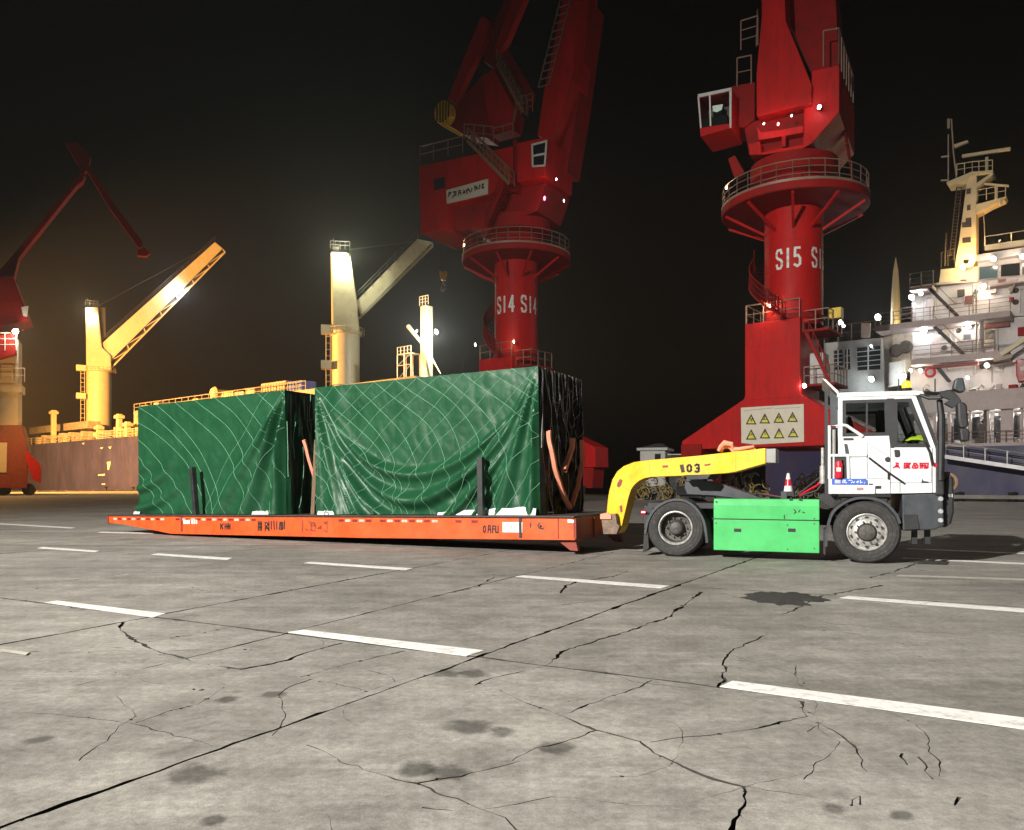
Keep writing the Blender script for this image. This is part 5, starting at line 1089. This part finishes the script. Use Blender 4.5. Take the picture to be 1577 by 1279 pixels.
    for x in (xa, (xa + xb) / 2, xb):
        for y in (12.6, 14.5): b.tube([(x, y, za), (x, y, zb2)], .09, 5)
    z = za
    while z < zb2: b.tube([(xa, 12.6, z), (xb, 12.6, z)], .07, 4); b.tube([(xa, 12.6, z), (xb, 12.6, min(zb2, z + 2.2))], .06, 4); z += 2.2
    b.box(xa, xb, 12.6, 14.5, zb2, zb2 + .15); b.rail([(xa, 12.6, zb2), (xb, 12.6, zb2)], 1.2, .06, .8, 2); b.build('scaffold_tower', crm, t)
    b = MB(); b.tube([(K(640, 505)[0], 12.4, K(640, 505)[1]), (K(668, 540)[0], 12.4, K(668, 540)[1]), (K(690, 578)[0], 12.4, K(690, 578)[1])], [.35, .2, .08], 6); b.build('stay_boom', crm, t)
    x, z = K(672, 511, 11); lamp(t, (x, 11, z), (.92, 1, .9), 8000, .5, 80, aim=(-.2, -.8, -.4)); x, z = K(642, 510, 11); lamp(t, (x, 11, z), COOL, 600, .25, 30)
ship_a()
def container(label, pl_, pr, pt, m, y0):
    x0, x1 = L(MQ, *pl_, y0)[0], L(MQ, *pr, y0)[0]; z1 = L(MQ, *pt, y0)[1]; zc = (L(MQ, 215, 622, 8)[1] + L(MQ, 440, 594, 8)[1]) / 2 - 1.3; z0 = zc + .01
    t = thing('deck_container', label, 'container', MQ @ Matrix.Translation((x0, y0, z0)))
    MB().box(0, x1 - x0, 0, 3, 0, z1 - z0).build('shell', m, t, bev=.05)
    n = max(3, int((x1 - x0) / .8))
    for i in range(n): MB().box((i + .25) * (x1 - x0) / n, (i + .75) * (x1 - x0) / n, -.08, 0, .2, z1 - z0 - .2).build('rib', m, t)
container('beige container on the ship deck above the shorter crate', (402, 600), (440, 600), (420, 589), mat('beige_container', (.5, .4, .34), .6), 9.0)
container('bright blue container end beside the beige one on deck', (441, 600), (465, 600), (455, 587), mat('blue_container', (.05, .12, .55), .5), 9.2)
def hook():
    D = 92; p = at(683, 432, D); t = thing('hook_block', 'yellow hook block hanging on thin wires against the night sky', 'hook', Matrix.Translation(p))
    k = D / F
    MB().prism([(-6 * k, 13 * k), (-4 * k, 14 * k), (0, 11 * k), (4 * k, 14 * k), (6 * k, 13 * k), (5 * k, 3 * k), (3 * k, 0), (-3 * k, 0), (-5 * k, 3 * k)], -.3, .3).build('sheave_block', ylw, t, bev=.05)
    MB().tube([(0, 0, 0), (0, 0, -4 * k), (3 * k, 0, -8 * k), (3 * k, 0, -13 * k), (0, 0, -16 * k), (-3 * k, 0, -14 * k), (-2.5 * k, 0, -11 * k)], [.12, .14, .2, .24, .24, .18, .08], 8).build('hook', steel, t, True)
    b = MB()
    for dx in (-4 * k, 4 * k): b.tube([(dx, 0, 12 * k), (dx * .6, 0, 66 * k)], .03, 4)
    b.build('wire_rope', dsh, t)
hook()
# ------------------------------------------------------------------ ship with lit superstructure on the right berth
def ship_b():
    t = thing('lit_ship', 'white ship superstructure with many deck lights, blue hull, at right', 'ship', MQ)
    Y = 5.0
    q = lambda px, py, y=Y: L(MQ, px, py, y)
    v3 = lambda px, py, y: (q(px, py, y)[0], y, q(px, py, y)[1])
    XR = q(1577, 600)[0] + 24; xl = q(1290, 640)[0]
    c = lambda a, b: (1280 + a * .18833, 380 + b * .18839)
    zh = q(1520, 683)[1]
    MB().prism([(xl - 8, Y + 3), (xl, Y), (XR, Y), (XR, Y + 20), (xl, Y + 20)], -4, zh, ax='z').build('hull', hullb, t)
    MB().box(xl, XR, Y - .06, Y - .005, zh - .25, zh + .02).build('rubbing_strake', shp, t)
    # white level lines of decks at outer plane
    def slab(px0, py0, px1, th, y0, y1, m, nm='deck_edge'):
        x0, z0 = q(px0, py0, y0); x1 = q(px1, py0, y0)[0]; return MB().box(x0, x1, y0, y1, z0 - th, z0).build(nm, m, t, bev=.03)
    # bulwark band above the open main deck
    zbt, zbb = q(1530, 600)[1], q(1530, 631)[1]
    xbw = q(1468, 620)[0]
    MB().box(xbw, XR, Y, Y + .25, zbb, zbt).build('bulwark', shp, t, bev=.03)
    MB().box(xl, XR, Y + .25, Y + 14, zbb, zbb + .3).build('upper_deck', shw, t)
    MB().box(xl, xbw, Y + .2, Y + .5, zbb, zbt - .2).build('bulwark', shw, t)
    # lit main deck recess: back wall, posts, windows
    MB().box(xl, XR, Y + 3.2, Y + 3.5, zh, zbb).build('recess_wall', shw, t)
    rr = random.Random(12)
    for px in (1398, 1440, 1462, 1494, 1517, 1522, 1551, 1573, 1600, 1640):
        a = q(px, 650, Y + .6)[0]; w_ = .1 if px != 1551 else .45; MB().box(a - w_, a + w_, Y + .5, Y + .9, zh, zbb).build('stanchion', shp if px != 1517 else dsh, t)
    for px in (1450, 1478, 1500, 1540, 1563, 1590):
        a = q(px, 650, Y + 3.1)[0]; MB().box(a - .45, a + .45, Y + 3.12, Y + 3.2, zh + .6, zbb - .35).build('recess_window', wgl, t)
    for px, y, h, m in ((1461, Y + 1.5, 1.7, dsh), (1513, Y + 1.2, 1.8, dsh), (1525, Y + 1.4, .6, shw), (1540, Y + 1.3, 1.0, dsh), (1508, Y + 2, .5, dsh), (1560, Y + 2, .5, rlg), (1486, Y + 2, .6, rlg)):
        a = q(px, 660, y)[0]; b = MB().box(a - .3, a + .3, y, y + .5, zh, zh + h)
        if h > 1.5: b.lathe([(0, h + .0), (.16, h + .05), (.2, h + .2), (.14, h + .38), (0, h + .42)], (a, y + .25, zh), 12, 'z')
        b.build('deck_fitting', m, t, bev=.06)
    MB().rail([(xl, Y + .05, zh), (XR, Y + .05, zh)], 1.0, .035, 1.5, 3).build('railing', railp, t)
    for px in (1450, 1482, 1505, 1535, 1570): a = q(px, 636, Y + 1.5); lamp(t, (a[0], Y + 1.4, zbb - .25), (1, .96, .9), 40, .14, 30, aim=(0, -.1, -1))
    # deckhouse blocks: front wall plane
    Yw = Y + 3.2
    def wall(pts, m=shw, y0=Yw, y1=Yw + 9, nm='deckhouse_wall'): return MB().prism(LP(MQ, pts, y0), y0, y1).build(nm, m, t, bev=.04)
    x0b, z0 = q(1403, 560, Yw); 
    wall([c(650, 880), c(1700, 770), c(1700, 1200), c(640, 1200)])                      # level over the bulwark
    wall([c(662, 655), c(1700, 560), c(1700, 800), c(665, 905)])                         # second level
    wall([c(655, 345), c(860, 330), c(1180, 295), c(1200, 130), c(1700, 70), c(1700, 560), c(660, 620)], nm='deckhouse_wall')   # third level with bridge
    # deck edges (balconies projecting toward the quay)
    def edge(a, b_, th, y0, y1, m=shp):
        xa, za = q(*c(*a), y0); xb = q(*c(*b_), y0)[0]; MB().box(xa, xb, y0, y1, za - th, za).build('deck_edge', m, t, bev=.04); return xa, xb, za
    xa, xb, za = edge((360, 650), (1465, 535), 1.0 * .55, Y + .8, Yw + .2); MB().rail([(xa, Y + .85, za), (xb, Y + .85, za)], 1.1, .035, 1.6, 3).build('railing', railp, t)
    xa2, xb2, za2 = edge((650, 920), (1450, 870), .55, Y + .6, Yw + .2); MB().rail([(xa2, Y + .65, za2), (xb2 - 1, Y + .65, za2)], 1.1, .035, 1.6, 3).build('railing', railp, t)
    xa3, xb3, za3 = edge((640, 340), (830, 325), .25, Y + 1.2, Yw + 3); MB().rail([(xa3, Y + 1.3, za3), (xb3, Y + 1.3, za3)], 1.3, .05, .8, 3).build('railing', dsh, t)
    xa4, xb4, za4 = edge((570, 640), (660, 600), .2, Y + 2.4, Yw + 3); MB().rail([(xa4, Y + 2.4, za4), (xb4, Y + 2.4, za4)], 1.5, .05, .8, 3).build('railing', dsh, t)
    # stairs between decks
    def stair(p0, p1, y=Y + 1.4):
        b = MB(); a, d = Vector(v3(*c(*p0), y)), Vector(v3(*c(*p1), y)); b.bar(a, d, .1, .28); b.bar(a + Vector((0, .7, 0)), d + Vector((0, .7, 0)), .1, .28)
        n = 12
        for i in range(1, n): p = a.lerp(d, i / n); b.box(p.x - .1, p.x + .1, p.y, p.y + .7, p.z - .02, p.z + .02)
        b.tube([a + Vector((0, -.05, .9)), d + Vector((0, -.05, .9))], .025, 5); b.build('stair', dsh, t)
    stair((800, 340), (1025, 560)); stair((845, 655), (1075, 875)); stair((870, 990), (960, 1100), Y + 1.0)
    # bridge: windows, eaves, roof bulwark
    def win(pts, y=Yw, nm='window', m=wgl): 
        MB().prism(LP(MQ, pts, y - .06), y - .1, y + .02).build(nm, m, t)
        P = LP(MQ, pts, y - .1); b = MB(); b.tube([(a, y - .1, d) for a, d in P + [P[0]]], .045, 4); b.build('window_frame', shp, t)
    lit = mat('dim_lit_window', (.02, .03, .03), .15, emit=(.55, .8, .8), es=.12)
    win([c(1208, 165), c(1362, 150), c(1362, 258), c(1208, 272)], m=lit); win([c(1385, 148), c(1545, 130), c(1545, 238), c(1385, 250)]); win([c(1560, 128), c(1690, 112), c(1690, 222), c(1560, 236)], m=lit)
    win([c(1085, 405), c(1165, 398), c(1165, 470), c(1085, 478)], m=mat('red_brown_panel', (.12, .03, .02), .4)); win([c(965, 420), c(1025, 416), c(1025, 470), c(965, 474)], m=rlg); win([c(1362, 270), c(1430, 264), c(1430, 294), c(1362, 300)], m=mat('brown_plate', (.12, .05, .03), .5)); win([c(1055, 272), c(1105, 268), c(1105, 296), c(1055, 298)], m=dsh)
    win([c(1078, 715), c(1145, 712), c(1142, 765), c(1078, 770)], y=Yw - .5, nm='vent_box', m=dgrey)
    xa5, xb5, za5 = edge((1190, 66), (1700, 10), .6, Yw - .8, Yw + 6, shw)
    o = MB().prism(LP(MQ, [c(1255, -10), c(1700, -75), c(1700, -20), c(1255, 28)], Yw - .6), Yw - .6, Yw - .3).build('roof_bulwark', crm, t)
    MB().rail([v3(*c(1255, -5), Yw - .5), v3(*c(1700, -70), Yw - .5)], .8, .04, 1.8, 1).build('railing', crm, t)
    wall([c(895, 185), c(1200, 160), c(1200, 290), c(880, 312)], m=crm, y0=Yw - .05, y1=Yw + 4, nm='chart_house')
    MB().prism(LP(MQ, [c(650, 345), c(885, 312), c(1200, 290), c(1200, 275), c(880, 295), c(640, 332)], Yw - .2), Yw - .25, Yw + .02).build('ledge', shp, t)
    # oblique bracket plates under the bridge wing
    MB().prism(LP(MQ, [c(1300, 320), c(1530, 262), c(1470, 375), c(1465, 370), c(1500, 290)], Yw - .9), Yw - .95, Yw - .8).build('wing_bracket', shp, t); edge((1290, 320), (1700, 240), .12, Yw - 1.2, Yw + .1)
    edge((1250, 640), (1460, 610), .35, Yw - .5, Yw + .02, mat('oxide_red', (.2, .05, .04), .6)); edge((830, 968), (1200, 925), .3, Y + .9, Y + 1.4, mat('oxide_red_b', (.25, .06, .05), .6))
    # posts and pipes
    for a, b_, d, r in ((1187, 320, 545, .06), (1187, 600, 880, .07), (1222, 610, 860, .12), (1242, 600, 870, .06), (835, 490, 600, .05), (1160, 300, 545, .05)):
        x, z0 = q(*c(a, b_), Y + 1.6); z1 = q(*c(a, d), Y + 1.6)[1]; MB().tube([(x, Y + 1.6, z0), (x, Y + 1.6, z1)], r, 8).build('pipe', shw if r > .1 else rlg, t)
    # clutter on the working deck
    for i in range(46):
        a = 420 + rr.random() * 1180; y = Y + .6 + rr.random() * 2.2; x = q(*c(a, 1150), y)[0]; h = rr.uniform(.3, 1.25); w_ = rr.uniform(.15, .7)
        k = rr.random()
        if k < .6: MB().box(x - w_ / 2, x + w_ / 2, y, y + w_, zbb + .3, zbb + .3 + h + .8).build('deck_gear', rr.choice([rlg, dsh, shw, redd, shp]), t, bev=.06)
        elif k < .8: MB().lathe([(0, 0), (w_ * .5, 0), (w_ * .5, h), (w_ * .3, h + .15), (0, h + .2)], (x, y, zbb + .3), 14, 'z').build('vent', rr.choice([rlg, shw]), t, True)
        else: MB().tube([(x, y, zbb + .3), (x, y, zbb + 1.2 + h), (x + .3, y, zbb + 1.5 + h), (x + .5, y, zbb + 1.3 + h)], .09, 8).build('goose_vent', rr.choice([rlg, dsh]), t, True)
    x, z = q(*c(810, 1028), Y + 1.2); MB().lathe([(.28, -.06), (.42, -.1), (.5, 0), (.42, .1), (.28, .06)], (x, Y + 1.2, z), 24).build('lifebuoy', redp, t, True)
    a = LP(MQ, [c(1510, 930), c(1560, 915), c(1600, 930), c(1600, 1100), c(1530, 1110), c(1510, 1050)], Y + .8); MB().prism(a, Y + .7, Y + 1.6).build('red_locker', mat('locker_red', (.4, .02, .02), .4), t, bev=.1)
    MB().prism(LP(MQ, [c(1540, 985), c(1585, 975), c(1580, 1010), c(1550, 1020)], Y + .66), Y + .66, Y + .7).build('locker_label', whitep, t)
    MB().bar(v3(*c(1390, 885), Y + .3), v3(*c(1640, 720), Y + .3), .5, .35).build('boat_davit', crm, t); MB().bar(v3(*c(1330, 930), Y + .2), v3(*c(1480, 895), Y + .2), .35, .3).build('boat_davit', rlg, t)
    # small house aft with grated windows
    wall([c(-60, 790), c(410, 745), c(440, 1190), c(-60, 1190)], m=concw, y0=Y + 2.4, y1=Y + 9, nm='aft_house')
    def grate(p, n):
        win(p, Y + 2.4); (xa, za), (xb, _), (_, zb2) = q(*p[0], Y + 2.3), q(*p[1], Y + 2.3), q(*p[2], Y + 2.3); b = MB()
        for i in range(1, n): z = za + (zb2 - za) * i / n; b.box(xa, xb, Y + 2.22, Y + 2.3, z - .03, z + .03)
        b.box((xa + xb) / 2 - .05, (xa + xb) / 2 + .05, Y + 2.2, Y + 2.3, zb2, za); b.build('window_bar', concw, t)
    grate([c(205, 825), c(405, 805), c(405, 1005), c(215, 1015)], 5); grate([c(20, 850), c(95, 840), c(100, 1010), c(20, 1010)], 5); grate([c(110, 840), c(155, 838), c(160, 1005), c(110, 1010)], 3)
    wall([c(405, 745), c(665, 660), c(660, 1000), c(420, 1190)], m=rlg, y0=Y + 3.0, y1=Y + 6, nm='link_house'); wall([c(470, 950), c(600, 930), c(600, 1130), c(470, 1150)], m=concw, y0=Y + 2.0, y1=Y + 2.8, nm='locker')
    for p in ((530, 850), (610, 820)): x, z = q(*c(*p), Y + 2.8); MB().lathe([(0, -.1), (.5, -.1), (.6, 0), (.6, .2)], (x, Y + 2.8, z), 20).build('dark_vent', dsh, t, True)
    xx = q(*c(-60, 790), Y + 2.4); MB().rail([(xx[0], Y + 2.5, xx[1]), (q(*c(400, 745), Y + 2.4)[0], Y + 2.5, xx[1])], 1.6, .05, 1.2, 2).build('railing', railp, t)
    MB().prism(LP(MQ, [c(248, 628), c(325, 628), c(320, 745), c(246, 745)], Y + 2.3), Y + 2.2, Y + 2.3).build('lit_notice', mat('notice_board', (.75, .62, .5), .6), t)
    x, z = q(*c(285, 600), Y + 1.6); 
    # tapered funnel spire behind
    m = [c(519, 90), c(550, 220), c(568, 400), c(575, 628), c(492, 634), c(500, 300), c(510, 150)]
    P = LP(MQ, m, Y + 9); cx_ = P[0][0]; zt = P[0][1]; zb2 = P[4][1] - 4; rb = (P[3][0] - P[4][0]) / 2
    MB().lathe([(rb * 1.02, zb2), (rb, P[4][1]), (rb * .85, P[4][1] + (zt - P[4][1]) * .45), (rb * .5, P[4][1] + (zt - P[4][1]) * .8), (.02, zt)], (cx_ + .1, Y + 9, 0), 24, 'z').build('tapered_mast', crm, t, True)
    # ------------- radar mast on the bridge roof
    e = lambda a, b: (1277 + a * .2502, 160 + b * .2502); ym = Yw + 2
    MB().prism(LP(MQ, [e(770, 1010), e(800, 830), e(850, 455), e(908, 440), e(905, 690), e(905, 960), e(880, 1010)], ym), ym, ym + 1.6).build('mast', crm, t, bev=.06)
    MB().prism(LP(MQ, [e(905, 490), e(1010, 420), e(1005, 440), e(905, 520)], ym), ym, ym + 1.4).build('mast_arm', crm, t); MB().prism(LP(MQ, [e(905, 620), e(1090, 570), e(1080, 590), e(1000, 625), e(905, 680)], ym), ym, ym + 1.4).build('mast_arm', crm, t)
    MB().prism(LP(MQ, [e(725, 490), e(880, 425), e(1010, 415), e(1010, 432), e(880, 445), e(840, 490), (1277 + 730 * .25, 160 + 503 * .25)], ym), ym - .3, ym + 1.8).build('mast_platform', crm, t)
    MB().rail([v3(*e(785, 440), ym - .2), v3(*e(880, 425), ym - .2), v3(*e(1005, 415), ym - .2)], 1.0, .04, .6, 2).build('mast_railing', crm, t); MB().rail([v3(*e(910, 600), ym - .1), v3(*e(1085, 570), ym - .1)], 1.0, .04, .7, 2).build('mast_railing', crm, t)
    P = [Vector(v3(*e(*k), ym)) for k in ((818, 325), (1117, 278))]; MB().bar(P[0], P[1], .3, .28).build('radar_scanner', crm, t, bev=.04); P = [Vector(v3(*e(*k), ym)) for k in ((955, 495), (1105, 508))]; MB().bar(P[0], P[1], .25, .16).build('radar_scanner', crm, t)
    for a, b_ in (((970, 330), (970, 420)), ((1028, 505), (1028, 590)), ((1055, 590), (1055, 625))): MB().tube([v3(*e(*a), ym), v3(*e(*b_), ym)], .13, 8).build('radar_pedestal', crm, t)
    b = MB(); b.tube([v3(*e(752, 95), ym), v3(*e(765, 300), ym), v3(*e(785, 470), ym)], .07, 6); b.tube([v3(*e(733, 190), ym), v3(*e(733, 480), ym)], .06, 6); b.tube([v3(*e(735, 95), ym), v3(*e(735, 150), ym)], .12, 6); b.tube([v3(*e(690, 328), ym), v3(*e(740, 322), ym)], .08, 6); b.tube([v3(*e(688, 472), ym), v3(*e(735, 470), ym)], .08, 6)
    b.build('aerial_pole', rlg, t)
    MB().prism(LP(MQ, [e(765, 252), e(850, 225), e(857, 235), e(772, 270)], ym), ym, ym + .3).build('wind_vane', crm, t)
    b = MB()
    for k in (0, 30): b.tube([v3(*e(785 + k, 515), ym - .1), v3(*e(740 + k, 940), ym - .1)], .05, 5)
    for i in range(22): z = 515 + i * 20; xx = 785 - 45 * i / 22; b.tube([v3(*e(xx, z), ym - .1), v3(*e(xx + 30, z), ym - .1)], .035, 4)
    b.build('mast_ladder', dsh, t)
    MB().tube([v3(*e(950, 670), ym), v3(*e(962, 900), ym)], .04, 5).build('stay', rlg, t); b = MB(); b.rail([v3(*e(690, 1010), ym - .5), v3(*e(770, 985), ym - .5)], 1.4, .05, .5, 3); b.tube([v3(*e(720, 800), ym - .5), v3(*e(710, 1000), ym - .5)], .07, 6); b.build('roof_railing', dsh, t)
    for z, x0_, x1_ in ((540, 845, 872), (640, 848, 870), (720, 840, 875), (745, 818, 876), (840, 820, 872)):
        MB().prism(LP(MQ, [e(x0_, z - 14), e(x1_, z - 20), e(x1_, z + 14), e(x0_, z + 18)], ym), ym - .03, ym + .02).build('mast_rung_plate', dsh, t)
    # doors, portholes, pipes and boxes on the deckhouse walls
    r5 = random.Random(31)
    for (a0, a1, b0, b1) in ((700, 1180, 400, 540), (1250, 1560, 330, 480), (700, 1050, 700, 850), (1260, 1570, 660, 800), (700, 1480, 960, 1080)):
        for i in range(7):
            a = r5.uniform(a0, a1); b_ = b0 + (b1 - b0) * r5.random() - (a - a0) * .09; x, z = q(*c(a, b_), Yw); k = r5.random()
            if k < .35: MB().lathe([(0, -.05), (.16, -.05), (.2, -.08), (.24, -.02), (.24, .02)], (x, Yw, z), 16).build('porthole', dsh, t, True)
            elif k < .55: MB().box(x - .35, x + .35, Yw - .07, Yw + .02, z - .8, z + .8).build('deck_door', r5.choice([shp, rlg, shw]), t, bev=.05)
            elif k < .8: w_ = r5.uniform(.12, .35); MB().box(x - w_, x + w_, Yw - .3, Yw + .01, z - w_, z + w_ * 1.3).build('junction_box', r5.choice([rlg, dsh, shp, redd]), t, bev=.03)
            else: MB().tube([(x, Yw - .12, z - 1.0), (x, Yw - .12, z + 1.0), (x + .6, Yw - .12, z + 1.2)], .05, 6).build('pipe', r5.choice([rlg, shw]), t, True)
    for (p0, p1) in (((360, 690), (660, 660)), ((700, 640), (1250, 590)), ((690, 890), (1180, 850))):
        A, B_ = Vector(v3(*c(*p0), Yw - .25)), Vector(v3(*c(*p1), Yw - .25)); MB().tube([A, B_], .06, 6).build('pipe', rlg, t)
    # ------------- lamps
    def lp(px, py, y, col, pw, sz=.22, es=60, aim=(-.3, -.8, -.4)): x, z = q(px, py, y); lamp(t, (x, y, z), col, pw * .19, sz, es, aim)
    lp(1404, 458, Yw - 1.0, COOL, 800, .34, 90); lp(1418, 452, Yw - 1.2, COOL, 400, .26, 90); lp(1425, 510, Yw - .8, COOL, 900, .2, 50); lp(1492, 503, Yw - .8, (1, .93, .82), 1000, .25, 80); lp(1515, 441, Yw - .9, (1, .86, .68), 1100, .3, 80)
    lp(1530, 399, Yw - 1.1, (1, .85, .62), 700, .3, 80); lp(1575, 395, Yw - 1.1, (1, .8, .6), 700, .3, 60); lp(1483, 412, Yw - .8, (1, .8, .36), 900, .3, 60)
    lp(1342, 584, Y + 1.0, COOL, 900, .36, 90); lp(1392, 579, Y + 1.2, COOL, 500, .3, 80); lp(1403, 571, Y + 1.2, COOL, 300, .18, 70); lp(1490, 582, Y + .8, COOL, 350, .2, 80); lp(1418, 571, Y + 2.0, (1, .85, .6), 600, .25, 40); lp(1520, 563, Y + 1.5, (1, .86, .72), 700, .28, 60)
    lp(1352, 489, Y + 9, COOL, 1200, .45, 90); lp(1295, 497, Y + 9, COOL, 500, .35, 70); lp(1299, 502, Y + 9, COOL, 300, .25, 70); lp(1380, 505, Y + 7.2, (1, .72, .3), 900, .1, 6, (0, -.2, 1)); lp(1488, 402, ym - 1.2, (1, .6, .22), 2600, .3, 20, (0, .3, 1)); lp(1540, 372, Yw + 1, (1, .55, .2), 1800, .2, 10, (-.3, -.2, 1)); lp(1342, 533, Y + 2.0, COOL, 60, .14, 40)
    return zh, Y
ZH, YB = ship_b()
def gangway():
    q = lambda px, py, y=2.4: Vector((L(MQ, px, py, y)[0], y, L(MQ, px, py, y)[1]))
    t = thing('gangway', 'pale sloping gangway with handrails leading from the ship down towards the quay', 'gangway', MQ)
    a, b_ = q(1452, 703), q(1660, 734); al = mat('gangway_aluminium', (.5, .48, .5), .4, metal=.3, var=.15)
    for dy in (0, .9): MB().bar(a + Vector((0, dy, 0)), b_ + Vector((0, dy, 0)), .1, .32).build('side_beam', al, t)
    MB().bar(a + Vector((0, .45, -.1)), b_ + Vector((0, .45, -.1)), .8, .04).build('tread_deck', al, t)
    for dy in (0, .9): MB().rail([a + Vector((0, dy, .1)), b_ + Vector((0, dy, .1))], 1.1, .045, 1.5, 2).build('handrail', al, t)
    # fender timber lying under the ship
gangway()
# ------------------------------------------------------------------ quay furniture
def bollard(px, label, D=None):
    y = -1.2; d = None
    for _ in (0,):
        I = MQ.inverted(); o = I @ CAM; r = I.to_3x3() @ ray(px, HY); k = (y - o.y) / r.y; x = (o + r * k).x
    o = MB().lathe([(.38, 0), (.4, .06), (.24, .14), (.22, .45), (.34, .55), (.36, .66), (.26, .76), (0, .78)], (0, 0, 0), 24, 'z').build('mooring_bollard', dark, None, True)
    o.matrix_world = MQ @ Matrix.Translation((x, y, 0)); tag(o, label, 'bollard', 'mooring bollards along the quay edge')
bollard(1478, 'mooring bollard on the quay beside the tractor\'s bumper'); bollard(1560, 'mooring bollard on the quay near the right picture edge, below the gangway'); bollard(163, 'mooring bollard on the far quay under the blue ship\'s white mark')
bollard(205, 'mooring bollard on the far quay just left of the shorter crate')
def fender_beam():
    a = MQ @ Vector((L(MQ, 1452, 765, -.4)[0], -.4, 0)); t = MB().box(0, 40, -.5, .3, .2, .5).build('timber_fender', mat('quay_timber', (.3, .27, .24), .8, var=.3, scale=1), None, bev=.04)
    t.matrix_world = MQ @ Matrix.Translation((L(MQ, 1440, 762, -.4)[0], -1.1, .004)); tag(t, 'long pale beam lying along the quay edge right of the tractor', 'beam')
fender_beam()
def hut():
    D = 68; p = at(1005, 700, D); M = FR((p.x, p.y, 0), R(-20)); t = thing('quay_hut', 'small white hut with a dull hipped roof, above the yellow gooseneck', 'hut', M)
    P = lambda a, b: L(M, a, b, -1.5)
    x0, x1 = P(986, 700)[0], P(1024, 700)[0]; zt = P(1000, 694)[1]
    MB().box(x0, x1, -1.5, 1.8, 0, zt).build('wall', concw, t); MB().box(x0 - .25, x1 + .25, -1.8, 2.1, zt, zt + .22).build('eaves', concw, t)
    xm = (x0 + x1) / 2 + .3; zr = P(1010, 682)[1]
    MB().add([(x0 - .1, -1.7, zt + .22), (x1 + .1, -1.7, zt + .22), (x1 + .1, 2, zt + .22), (x0 - .1, 2, zt + .22), (xm - .3, .2, zr), (xm + .3, .2, zr)], [(0, 1, 5, 4), (1, 2, 5), (2, 3, 4, 5), (3, 0, 4), (0, 1, 2, 3)]).build('roof', roofg, t)
    a = P(1013, 700)[0]; MB().box(a - .25, a + .25, -1.54, -1.5, zt - 1.1, zt - .3).build('window', wgl, t); MB().box(x1 + .2, x1 + 1.4, -.5, 1.5, 0, zt - .5).build('side_porch', dark, t); MB().box(x1 + 1.3, x1 + 1.4, -.6, -.5, 0, zt - .4).build('porch_post', concw, t)
    MB().box(x1, x1 + 1.4, -.6, -.5, zt - .4, zt - .3).build('porch_beam', concw, t)
hut()
def piles():
    ym = mat('sling_yellow', (.42, .30, .10), .6, var=.4, scale=3, dirt=(.1, .08, .05), damt=.6); gm = mat('sling_grey', (.3, .27, .22), .6, var=.4, scale=3)
    for i, (px, w_, h, lab) in enumerate(((1005, 2.6, 2.0, 'tangled heap of yellow slings seen under the gooseneck\'s bend'), (1062, 1.6, 1.9, 'small sling heap just behind the tractor\'s fifth wheel'), (1148, 3.2, 2.2, 'wide heap of yellow-brown slings behind the tractor, left of the cone'), (1248, 2.2, 2.3, 'heap of brown slings between the cone and the tractor cab'))):
        rr = random.Random(20 + i); p = at(px, HY, 66 - (i > 1) * 5); t = thing('sling_pile', lab, 'pile', Matrix.Translation((p.x, p.y, 0)), 'heaps of slings on the quay')
        b, g = MB(), MB()
        for k in range(46):
            u = rr.uniform(-1, 1); zc = rr.uniform(.2, h * (1 - .45 * u * u)); r = rr.uniform(.18, .5); a0 = rr.uniform(0, 6); n = 10; ar = rr.uniform(2, 5); tl = rr.uniform(-1, 1); c = Vector((u * w_ / 2 * 1.1, rr.uniform(-.8, .8), zc))
            pts = [c + Vector((r * math.cos(a0 + ar * j / n), r * .5 * tl * math.sin(a0 + ar * j / n), r * 1.2 * math.sin(a0 + ar * j / n))) for j in range(n + 1)]
            pts = [Vector((q.x, q.y, max(.05, q.z))) for q in pts]
            (b if rr.random() < .65 else g).tube(pts, rr.uniform(.03, .075), 6)
        for mb, m in ((b, ym), (g, gm)): o = mb.build('sling', m, t, True); o['kind'] = 'stuff'
        MB().prism([(-w_ * .55, 0), (w_ * .55, 0), (w_ * .45, h * .35), (w_ * .2, h * .6), (-w_ * .25, h * .55), (-w_ * .5, h * .3)], .3, 1.0).build('heap_core', dark, t)
piles()
# ------------------------------------------------------------------ harbour haze
hz = MB().box(-300, 300, -125, 390, -5.5, 62).build('haze', red, None); hz['kind'] = 'stuff'; hz.data.materials.clear()
m = bpy.data.materials.new('night_haze'); m.use_nodes = True; N = m.node_tree.nodes; N.remove(N['Principled BSDF']); pv = N.new('ShaderNodeVolumePrincipled')
pv.inputs['Color'].default_value = (.92, .92, .92, 1); pv.inputs['Density'].default_value = .0006; pv.inputs['Anisotropy'].default_value = .7
m.node_tree.links.new(pv.outputs[0], N['Material Output'].inputs['Volume']); hz.data.materials.append(m)
